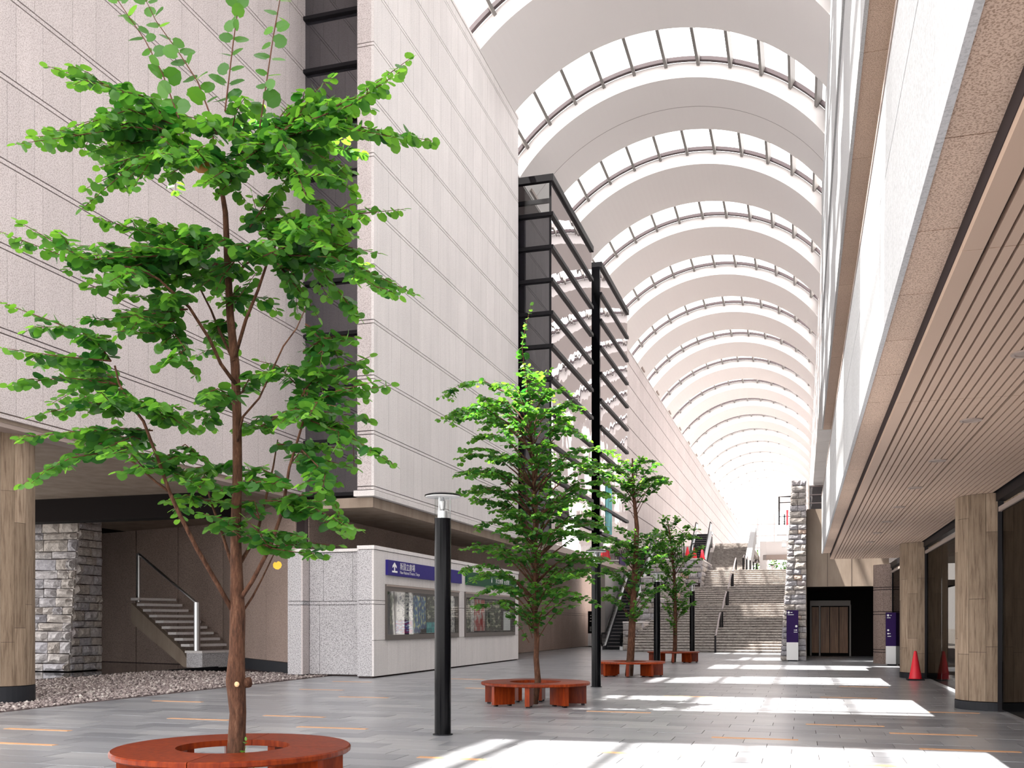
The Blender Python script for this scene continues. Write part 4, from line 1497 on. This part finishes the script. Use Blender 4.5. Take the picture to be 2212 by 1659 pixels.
class Tree:
    def __init__(s, seed):
        s.r = random.Random(seed)
        s.leaves = []      # (pos, xdir, normal, size)
        s.twigs = MB()

    def jit(s, k):
        return Vector((s.r.gauss(0, k), s.r.gauss(0, k), s.r.gauss(0, k)))

    def leaf(s, p, d, nrm, size, tip_tone=0.5):
        tone = min(1.0, max(0.0, 0.15 + 0.55 * tip_tone ** 2 + s.r.gauss(0.05, 0.16)))  # lighter towards the tips: young leaf colour with backlit brightness painted in
        s.leaves.append((Vector(p), Vector(d), Vector(nrm), size, tone))

    def spray(s, pts, size, gap, rad=0.006, bare=0.0, upright=False):
        r = s.r
        pts = [Vector(p) for p in pts]
        n = len(pts)
        s.twigs.tube(pts, [rad * (1 - 0.8 * i / (n - 1)) + 0.0012 for i in range(n)], 5)
        cum = [0.0]
        for a, b in zip(pts, pts[1:]):
            cum.append(cum[-1] + (b - a).length)
        L = cum[-1]
        t = L * bare + gap * 0.5
        ph = r.uniform(0, 6.28)
        while t < L:
            i = max(j for j in range(n - 1) if cum[j] <= t)
            f = (t - cum[i]) / max(cum[i + 1] - cum[i], 1e-6)
            p = pts[i].lerp(pts[i + 1], f)
            tan = (pts[i + 1] - pts[i]).normalized()
            taper = 1.0 - 0.35 * (t / L)
            if upright:
                side = (CAMX + s.jit(0.25)).normalized()
            else:
                side = tan.cross(UP)
                side = side.normalized() if side.length > 0.15 else Vector((math.cos(ph), math.sin(ph), 0))
            for sg in (-1, 1):
                d = (side * sg + tan * 0.35 + s.jit(0.28)).normalized()
                if upright:
                    nrm = (CAMF * -0.9 + UP * 0.6 + s.jit(0.4)).normalized()
                    d = (d + UP * 0.1).normalized()
                else:
                    d = (d - UP * r.uniform(0.1, 0.55)).normalized()
                    nrm = (UP + side * sg * r.uniform(0.1, 0.6) + s.jit(0.38)).normalized()
                sz = size * r.uniform(0.72, 1.15) * taper
                s.leaf(p + d * sz * 0.16, d, nrm, sz, 0.9 if upright else t / L)
            t += gap * r.uniform(0.8, 1.25)
        s.leaf(pts[-1], (pts[-1] - pts[-2]).normalized(), (UP + s.jit(0.3)).normalized(), size * 0.6, 1.1)

    def fan(s, pts, size, gap, n_side, side_len, rad=0.007, bare=0.1):
        """a spray with side twigs"""
        s.spray(pts, size, gap, rad, bare)
        r = s.r
        pts = [Vector(p) for p in pts]
        m = len(pts)
        for q in range(n_side):
            f = r.uniform(0.15, 0.9) * (m - 1)
            i = min(int(f), m - 2)
            p = pts[i].lerp(pts[i + 1], f - i)
            tan = (pts[i + 1] - pts[i]).normalized()
            side = tan.cross(UP)
            if side.length < 0.1:
                side = Vector((1, 0, 0))
            side.normalize()
            d = (tan * r.uniform(0.4, 1.0) + side * r.choice((-1, 1)) * r.uniform(0.5, 1.1) + UP * r.uniform(-0.15, 0.3)).normalized()
            L = side_len * r.uniform(0.6, 1.2)
            e = p + d * L - UP * L * 0.22
            s.spray([p, p + d * L * 0.5 - UP * L * 0.03, e], size * 0.95, gap, rad * 0.5, 0.05)

    def build(s, name, base, trunk, limbs, label, n_obj, extra=None):
        t = thing(name, base, label, 'tree', 'leafy trees in the round benches')
        B = Vector(base)
        pts, rad = trunk
        m = MB().tube([Vector(p) - B for p in pts], rad, 14)
        m.obj('trunk', 'bark', t, smooth=True)
        for lp, lr in limbs:
            q = [Vector(p) - B for p in lp]
            MB().tube(q, lr, 8).obj('branch', 'bark', t, smooth=True)
        s.twigs.v = [(x - B.x, y - B.y, z - B.z) for x, y, z in s.twigs.v]
        tw = s.twigs.obj('twigs', 'twig', t)
        tw['kind'] = 'stuff'
        fw = Vector((-SA, CA, 0))
        lv = sorted(s.leaves, key=lambda l: l[0].dot(fw) / (l[3] + 0.02))
        P = np.array([l[0] - B for l in lv])
        Xd = np.array([l[1] for l in lv])
        Nn = np.array([l[2] for l in lv])
        S = np.array([l[3] for l in lv])
        TN = np.array([l[4] for l in lv])
        Yd = np.cross(Nn, Xd)
        Yd /= np.linalg.norm(Yd, axis=1)[:, None] + 1e-9
        Zd = np.cross(Xd, Yd)
        for i in range(min(n_obj, len(lv))):
            mt = Matrix(((Xd[i, 0] * S[i], Yd[i, 0] * S[i], Zd[i, 0] * S[i], P[i, 0]), (Xd[i, 1] * S[i], Yd[i, 1] * S[i], Zd[i, 1] * S[i], P[i, 1]), (Xd[i, 2] * S[i], Yd[i, 2] * S[i], Zd[i, 2] * S[i], P[i, 2]), (0, 0, 0, 1)))
            put('leaf', leaf_me, t, mtx=mt).color = (TN[i], TN[i], TN[i], 1)
        sl = slice(n_obj, len(lv))
        n = len(lv) - n_obj
        if n > 0:
            W = (LV[None, :, 0, None] * Xd[sl, None, :] + LV[None, :, 1, None] * Yd[sl, None, :] + LV[None, :, 2, None] * Zd[sl, None, :]) * S[sl, None, None] + P[sl, None, :]
            FFx = (LF[None] + (np.arange(n) * 11)[:, None, None]).reshape(-1, 3)
            o = put('foliage', np_mesh('foliage', W.reshape(-1, 3), FFx, 'leaf_mass', np.repeat(TN[sl], 10)), t)
            o['kind'] = 'stuff'
        print(name, 'leaves', len(lv))
        return t


CAMX = Vector((CA, SA, 0))
CAMF = Vector((-SA, CA, 0))

# ---- first tree, limbs traced from the photograph (u, v, depth offset in metres)
W1 = 8.56
T1 = Tree(3)


def P1(u, v, d=0.0):
    return px(u, v, W1 + d)


base1 = (TX, TY[0], 0.0)
tp = [(TX, TY[0], 0.0)] + [P1(u, v, d) for u, v, d in ((511, 1600, 0), (514, 1540, 0), (509, 1470, 0), (512, 1400, 0), (513, 1330, 0), (511, 1240, 0), (509, 1150, 0), (513, 1020, 0), (512, 900, 0.02), (508, 790, 0.04), (497, 680, 0.06), (491, 560, 0.06), (487, 460, 0.05), (476, 390, 0.03), (462, 320, 0.02), (458, 270, 0))]
tr = [0.085, 0.078, 0.073, 0.086, 0.068, 0.070, 0.055, 0.046, 0.042, 0.040, 0.040, 0.034, 0.030, 0.024, 0.018, 0.012, 0.007]
raw_limbs = [
    ([(508, 1330, 0), (470, 1262, -0.1), (425, 1185, -0.25), (385, 1105, -0.4), (366, 1063, -0.45), (343, 997, -0.5), (310, 910, -0.5), (279, 870, -0.5), (257, 828, -0.5), (248, 790, -0.5)], 0.022, 0.008),
    ([(366, 1063, -0.45), (338, 1042, -0.5), (290, 1000, -0.55), (244, 974, -0.6)], 0.012, 0.005),
    ([(507, 1240, 0), (477, 1143, 0.2), (455, 1082, 0.35), (440, 1020, 0.45)], 0.017, 0.006),
    ([(515, 1300, 0), (545, 1255, -0.1), (582, 1185, -0.2), (610, 1105, -0.3), (625, 1010, -0.35), (653, 918, -0.4), (665, 840, -0.4)], 0.022, 0.007),
    ([(515, 1335, 0), (545, 1290, 0.1), (566, 1250, 0.2), (590, 1200, 0.35), (640, 1150, 0.5)], 0.012, 0.004),
    ([(512, 1228, 0), (554, 1157, 0.25), (573, 1082, 0.4), (590, 1010, 0.5), (600, 950, 0.6)], 0.019, 0.006),
    ([(509, 830, 0), (477, 786, -0.1), (453, 733, -0.2), (409, 664, -0.35), (373, 631, -0.45), (343, 603, -0.5), (298, 580, -0.6), (250, 573, -0.7)], 0.018, 0.006),
    ([(505, 780, 0), (474, 715, 0.15), (456, 670, 0.25), (427, 613, 0.35), (388, 560, 0.45)], 0.015, 0.005),
    ([(508, 770, 0), (531, 691, -0.15), (558, 625, -0.25), (576, 571, -0.3), (600, 520, -0.4), (640, 490, -0.5)], 0.017, 0.006),
    ([(497, 605, 0.05), (531, 570, 0.2), (570, 551, 0.35), (640, 545, 0.5)], 0.013, 0.005),
    ([(470, 370, 0), (430, 330, -0.2), (380, 290, -0.4), (330, 270, -0.5)], 0.011, 0.004),
    ([(478, 390, 0), (530, 330, -0.2), (580, 310, -0.35), (640, 290, -0.5)], 0.012, 0.004),
    ([(511, 960, 0), (525, 900, -0.2), (560, 860, -0.3), (612, 748, -0.5), (641, 709, -0.55), (660, 665, -0.6)], 0.012, 0.004),
]
limbs1 = []
for pts, r0, r1 in raw_limbs:
    q = [P1(*p) for p in pts]
    limbs1.append((q, [r0 + (r1 - r0) * i / (len(q) - 1) for i in range(len(q))]))
# upright shoots at the top
for pts in ([(386, 255), (352, 161), (313, 86), (254, 0), (225, -60)], [(453, 245), (427, 176), (388, 116), (337, 45), (300, -30)],
            [(486, 240), (504, 90), (520, -20), (530, -90)], [(561, 275), (591, 75), (610, -30), (622, -110)]):
    T1.spray([P1(u, v, -0.1) for u, v in pts], 0.15, 0.125, 0.006, 0.02, True)
sprays1 = [
    # top crown
    ((360, 255), (250, 190), (103, 143), -0.6), ((380, 270), (270, 235), (145, 278), -0.2), ((400, 290), (250, 280), (72, 296), -0.4),
    ((400, 320), (300, 345), (176, 452), -0.5), ((420, 320), (320, 330), (215, 362), 0.3), ((450, 330), (410, 350), (355, 385), 0.4),
    ((430, 280), (370, 250), (330, 230), 0.5), ((470, 290), (440, 260), (400, 250), -0.6), ((500, 290), (520, 250), (560, 235), 0.5),
    ((470, 330), (430, 345), (380, 330), -0.7), ((500, 330), (540, 340), (590, 330), -0.6), ((480, 350), (500, 390), (470, 420), -0.5),
    ((560, 300), (770, 210), (884, 128), -0.5), ((580, 300), (760, 270), (934, 305), -0.6), ((560, 320), (680, 310), (782, 332), 0.5),
    ((560, 310), (640, 230), (716, 168), -0.3), ((590, 320), (650, 290), (700, 240), 0.4), ((600, 340), (640, 400), (700, 452), -0.5),
    ((620, 320), (700, 340), (760, 370), -0.2), ((520, 310), (600, 290), (690, 215), 0.2), ((540, 300), (600, 330), (640, 350), -0.7),
    ((340, 300), (290, 310), (225, 310), -0.1), ((330, 280), (280, 270), (215, 265), 0.5), ((400, 300), (350, 320), (300, 345), -0.7),
    # middle tier
    ((560, 500), (700, 470), (872, 452), -0.4), ((580, 510), (690, 520), (822, 548), -0.6), ((600, 530), (700, 590), (776, 685), -0.3),
    ((590, 550), (740, 560), (902, 638), -0.5), ((540, 490), (580, 440), (620, 385), 0.3), ((620, 500), (700, 510), (760, 500), 0.4),
    ((600, 520), (650, 490), (700, 500), -0.7), ((580, 540), (640, 560), (700, 560), 0.2), ((530, 560), (560, 530), (610, 500), -0.6),
    ((640, 550), (700, 560), (770, 600), 0.5), ((600, 570), (640, 620), (660, 650), -0.2), ((560, 480), (640, 470), (720, 470), -0.1),
    ((400, 550), (180, 570), (0, 500), -0.7), ((430, 520), (330, 500), (230, 488), 0.3), ((400, 530), (280, 560), (150, 545), -0.3),
    ((370, 590), (280, 610), (190, 622), -0.4), ((440, 510), (400, 500), (340, 480), -0.6), ((350, 580), (300, 560), (240, 560), 0.1),
    ((480, 520), (440, 530), (400, 560), -0.5), ((405, 668), (310, 680), (196, 694), -0.4), ((380, 690), (330, 720), (260, 715), -0.5),
    ((366, 705), (385, 750), (422, 812), -0.5), ((400, 640), (350, 640), (280, 640), 0.2), ((470, 570), (430, 580), (370, 570), 0.4),
    ((500, 640), (540, 640), (590, 645), 0.2), ((495, 690), (470, 710), (455, 740), 0.3), ((510, 560), (480, 600), (460, 640), -0.4),
    ((450, 540), (380, 540), (300, 530), -0.8), ((420, 560), (330, 580), (260, 600), 0.0),
    # lower left
    ((235, 760), (140, 705), (0, 652), -0.9), ((240, 780), (130, 770), (5, 752), -0.6), ((250, 830), (140, 815), (16, 832), -0.5),
    ((280, 870), (180, 870), (70, 900), -0.4), ((250, 820), (180, 790), (120, 790), 0.1), ((240, 780), (210, 740), (170, 720), -0.3),
    ((330, 930), (180, 930), (40, 945), -0.7), ((244, 974), (150, 990), (46, 1048), -0.8), ((330, 960), (250, 940), (180, 960), -0.3),
    ((343, 997), (400, 960), (450, 1000), -0.4), ((330, 910), (370, 900), (410, 930), -0.5), ((300, 960), (230, 970), (160, 960), 0.2),
    ((350, 1010), (310, 980), (260, 970), -0.6), ((343, 997), (370, 1020), (430, 1040), -0.2), ((290, 880), (330, 870), (390, 880), -0.6),
    ((260, 840), (220, 850), (170, 860), -0.7),
    # centre and lower right
    ((620, 900), (720, 850), (846, 832), -0.5), ((640, 860), (720, 800), (800, 770), -0.2), ((650, 900), (750, 940), (850, 1003), -0.6),
    ((640, 960), (700, 1040), (748, 1140), -0.5), ((615, 1100), (680, 1110), (742, 1152), -0.4), ((590, 1150), (650, 1170), (735, 1180), 0.3),
    ((600, 960), (660, 960), (740, 970), 0.4), ((640, 830), (600, 790), (560, 780), -0.3), ((660, 700), (700, 740), (690, 800), -0.5),
    ((655, 760), (700, 730), (760, 740), -0.5), ((650, 800), (710, 820), (790, 860), -0.1), ((520, 850), (560, 820), (620, 800), 0.3),
    ((510, 870), (460, 880), (410, 900), 0.3), ((515, 860), (470, 840), (440, 850), -0.5), ((520, 1000), (470, 1010), (400, 1040), 0.3),
    ((455, 1082), (420, 1080), (375, 1100), 0.3), ((440, 1030), (470, 1060), (520, 1050), -0.4), ((510, 1060), (560, 1040), (620, 1050), -0.6),
    ((573, 1082), (620, 1080), (690, 1090), 0.4), ((520, 1160), (480, 1120), (440, 1110), -0.5), ((580, 1180), (560, 1150), (530, 1120), -0.5),
    ((560, 1180), (620, 1190), (700, 1200), -0.3), ((620, 1040), (560, 1010), (500, 1030), 0.5), ((600, 900), (560, 900), (530, 930), 0.4),
    ((630, 1000), (690, 990), (760, 1010), -0.2), ((660, 920), (700, 890), (780, 900), 0.2), ((610, 1100), (650, 1070), (700, 1060), -0.6),
    ((640, 870), (680, 870), (740, 880), -0.6), ((660, 840), (640, 880), (600, 920), -0.7), ((560, 1120), (530, 1090), (470, 1080), 0.1),
]
for a, b, c, d in sprays1:
    r = T1.r
    for rep in range(3 if a[1] < 700 else 2):
        j = 0 if rep == 0 else 1
        dd = d if rep == 0 else d + r.uniform(-0.9, 0.9)
        k1 = (r.gauss(0, 16) * j, r.gauss(0, 12) * j)
        k2 = (r.gauss(0, 34) * j, r.gauss(0, 20) * j)
        sc = 1.0 if rep == 0 else r.uniform(0.55, 0.9)
        e = (a[0] + (c[0] - a[0]) * sc + k2[0], a[1] + (c[1] - a[1]) * sc + k2[1])
        mdd = (a[0] + (b[0] - a[0]) * sc + k1[0], a[1] + (b[1] - a[1]) * sc + k1[1])
        pts = [P1(a[0], a[1], d * 0.5), P1(mdd[0], mdd[1], (d + dd) * 0.45), P1(e[0], e[1], dd)]
        L = (pts[-1] - pts[0]).length
        T1.fan(pts, 0.118, 0.062, max(1, int(L * 2.2)), 0.24, 0.006, 0.05)
t1 = T1.build('street_tree', base1, (tp, tr), limbs1, 'nearest slender tree with round leaves rising from the first bench', 300)
for (u, v, m_, nm) in ((597, 1214, 'leaf_yellow', 'yellow_leaf'), (432, 345, 'leaf_brown', 'withered_leaf')):
    q = P1(u, v, -0.75) - Vector(base1)
    o = put(nm, mesh(nm, LV, [tuple(f) for f in LF], m_), t1,
            mtx=Matrix.Translation(q) @ Matrix(((CA, 0.2, -SA, 0), (SA, 0, CA, 0), (0.1, 1, 0, 0), (0, 0, 0, 1))) @ Matrix.Rotation(-1.3, 4, 'Z') @ Matrix.Scale(0.068 if 'yellow' in nm else 0.12, 4))
    o['label'] = 'single yellow leaf on the lower right branch' if 'yellow' in nm else 'single brown withered leaf in the crown'
# pruning knot and shoots at the foot
kn = MB().lathe([(0.02, 0), (0.024, 0.012), (0.014, 0.02)], 12)
o = kn.obj('pruned_knot', 'cut_wood', t1)
q = P1(513, 1478, -0.085) - Vector(base1)
o.matrix_local = Matrix.Translation(q) @ Matrix.Rotation(PI / 2, 4, 'X')
q = P1(536, 1475, 0) - Vector(base1)
MB().tube([q + Vector((-0.06, 0, 0)), q, q + Vector((0.02, -0.03, 0.03))], [0.05, 0.045, 0.03], 10).obj('knot', 'bark', t1, smooth=True)
T = Tree(77)
for i in range(5):
    a = Vector((TX + 0.12, TY[0] - 0.1, 0.0))
    e = a + Vector((T.r.uniform(0.0, 0.25), T.r.uniform(-0.2, 0.1), T.r.uniform(0.3, 0.5)))
    T.spray([a, a.lerp(e, 0.6) + Vector((0, 0, 0.05)), e], 0.06, 0.07, 0.003, 0.2)
sk = thing('sucker_shoots', (TX, TY[0], 0), 'small green shoots at the foot of the nearest tree', 'plant')
P_ = np.array([l[0] - Vector((TX, TY[0], 0)) for l in T.leaves])
for l in T.leaves:
    X_, N_ = l[1], l[2]
    Y_ = N_.cross(X_).normalized()
    Z_ = X_.cross(Y_)
    pp = l[0] - Vector((TX, TY[0], 0))
    put('leaf', leaf_me, sk, mtx=Matrix.Translation(pp) @ Matrix(((X_.x, Y_.x, Z_.x, 0), (X_.y, Y_.y, Z_.y, 0), (X_.z, Y_.z, Z_.z, 0), (0, 0, 0, 1))) @ Matrix.Scale(l[3], 4))
T.twigs.v = [(x - TX, y - TY[0], z) for x, y, z in T.twigs.v]
T.twigs.obj('stem', 'twig', sk)


def auto_tree(seed, w0, base, trunk_px, tiers, label, size, gap, n_obj, leader=None, droop=0.16, side=0.3):
    """tiers: (v, left px, right px, number of branches)"""
    T = Tree(seed)
    r = T.r
    mpp = w0 / F_PX
    tp = [Vector(base)] + [px(u, v, w0) for u, v, _ in trunk_px]
    tr = [trunk_px[0][2] * 1.1] + [q[2] for q in trunk_px]
    limbs = []

    def at_v(v):
        for (u0, v0, _), (u1, v1, _) in zip(trunk_px, trunk_px[1:]):
            if v1 <= v <= v0:
                return px(u0 + (u1 - u0) * (v0 - v) / (v0 - v1), v, w0)
        return px(trunk_px[-1][0], max(v, trunk_px[-1][1]), w0)
    for (v, lf, rt, n) in tiers:
        for i in range(n):
            az = 2 * PI * (i + r.uniform(-0.35, 0.35)) / n
            cx_, sy_ = math.cos(az), math.sin(az)
            ext = (rt if cx_ > 0 else lf) * (0.55 + 0.45 * abs(cx_)) * mpp * r.uniform(0.72, 1.05)
            d = CAMX * cx_ + CAMF * sy_
            vs_ = v + r.gauss(0, 14)
            tip = at_v(vs_) + d * ext
            org = at_v(vs_ + (60 + r.uniform(0, 50)) * (0.35 + 0.65 * 9 / w0 * 2))
            mid = org.lerp(tip, 0.5) + UP * ext * 0.16
            tipd = tip - UP * ext * droop
            q = [org, org.lerp(mid, 0.5) + UP * 0.03, mid, mid.lerp(tipd, 0.55) + UP * ext * 0.05, tipd]
            if ext > 0.55:
                limbs.append((q[:3], [0.016 * min(1.3, ext), 0.011 * min(1.3, ext), 0.007]))
            T.fan(q[1:], size, gap, max(2, int(ext * 4.5)), side, 0.007, 0.12)
    if leader:
        T.spray([px(u, v, w0) for u, v in leader], size * 1.1, gap * 1.2, 0.008, 0.0)
    return T.build('street_tree', base, (tp, tr), limbs, label, n_obj)


auto_tree(11, 18.2, (TX, TY[1], 0), [(1162, 1470, 0.058), (1158, 1420, 0.05), (1160, 1380, 0.048), (1155, 1330, 0.055), (1157, 1240, 0.045), (1156, 1140, 0.038), (1152, 1000, 0.034), (1142, 880, 0.025), (1130, 780, 0.012)],
          [(812, 95, 85, 6), (850, 150, 110, 10), (800, 230, 60, 4), (870, 235, 120, 7), (900, 215, 130, 10), (955, 190, 165, 12), (1005, 190, 180, 13), (1050, 175, 180, 13), (1095, 160, 175, 13), (1140, 155, 180, 13), (1185, 170, 175, 13), (1230, 160, 170, 12), (1270, 120, 140, 10), (1300, 70, 90, 6)],
          'second tree with dense layered foliage in front of the kiosk and glass bays', 0.118, 0.075, 300,
          [(1133, 800), (1128, 750), (1136, 700), (1148, 660)])
auto_tree(12, 28.1, (TX, TY[2], 0), [(1362, 1420, 0.11), (1366, 1340, 0.10), (1371, 1240, 0.085), (1376, 1140, 0.065), (1368, 1060, 0.045), (1366, 990, 0.02)],
          [(975, 45, 50, 5), (1000, 75, 90, 8), (1025, 70, 100, 8), (1050, 60, 70, 6), (1140, 80, 70, 8), (1170, 105, 80, 9), (1205, 95, 75, 9), (1240, 85, 70, 8), (1280, 75, 60, 7)],
          'third tree with a separate high tuft of pale leaves before the escalator', 0.135, 0.075, 60, None, 0.12, 0.32)
auto_tree(13, 38.3, (TX - 0.05, TY[3], 0), [(1458, 1400, 0.085), (1459, 1330, 0.075), (1457, 1250, 0.06), (1450, 1170, 0.04), (1440, 1115, 0.015)],
          [(1115, 25, 35, 5), (1140, 50, 65, 8), (1170, 60, 70, 9), (1205, 58, 60, 9), (1240, 55, 55, 8), (1275, 45, 45, 8), (1310, 35, 35, 6)],
          'farthest small tree in front of the rough stone wall and stairs', 0.15, 0.08, 30, None, 0.12, 0.34)

# greenery seen through the way out
T = Tree(55)
for i in range(60):
    a = Vector((R.uniform(-6.5, 2.0), R.uniform(112, 116), ZL))
    e = a + Vector((R.uniform(-1, 1), R.uniform(-1, 1), R.uniform(2.4, 4.6)))
    T.spray([a, a.lerp(e, 0.5), e], 0.34, 0.25, 0.02, 0.1)
bt = thing('hedge', (-2.2, 114, ZL), 'green bushes seen outside through the way out beyond the landing', 'hedge')
lv = T.leaves
Bv = Vector((-2.2, 114, ZL))
P_ = np.array([l[0] - Bv for l in lv])
X_ = np.array([l[1] for l in lv])
N_ = np.array([l[2] for l in lv])
S_ = np.array([l[3] for l in lv])
Y_ = np.cross(N_, X_)
Y_ /= np.linalg.norm(Y_, axis=1)[:, None]
Z_ = np.cross(X_, Y_)
W_ = (LV[None, :, 0, None] * X_[:, None] + LV[None, :, 1, None] * Y_[:, None] + LV[None, :, 2, None] * Z_[:, None]) * S_[:, None, None] + P_[:, None]
put('foliage', np_mesh('foliage', W_.reshape(-1, 3), (LF[None] + (np.arange(len(lv)) * 11)[:, None, None]).reshape(-1, 3), 'leaf_mass', np.repeat(NR.random(len(lv)), 10)), bt)['kind'] = 'stuff'
T.twigs.v = [(x - Bv.x, y - Bv.y, z - Bv.z) for x, y, z in T.twigs.v]
T.twigs.obj('stems', 'twig', bt)['kind'] = 'stuff'
for i in range(3):
    t = thing('outside_post', (-3.1 + 0.42 * i, 108 + i, ZL - 0.02), ('tallest', 'middle', 'shortest')[i] + ' grey post outside beyond the landing', 'post', 'grey posts outside')
    MB().lathe([(0.16, 0), (0.16, 2.6 - 0.5 * i)], 10).obj('shaft', 'rail_grey', t)
    MB().lathe([(0.2, 2.6 - 0.5 * i), (0.2, 2.7 - 0.5 * i)], 10).obj('cap', 'black_matt', t)
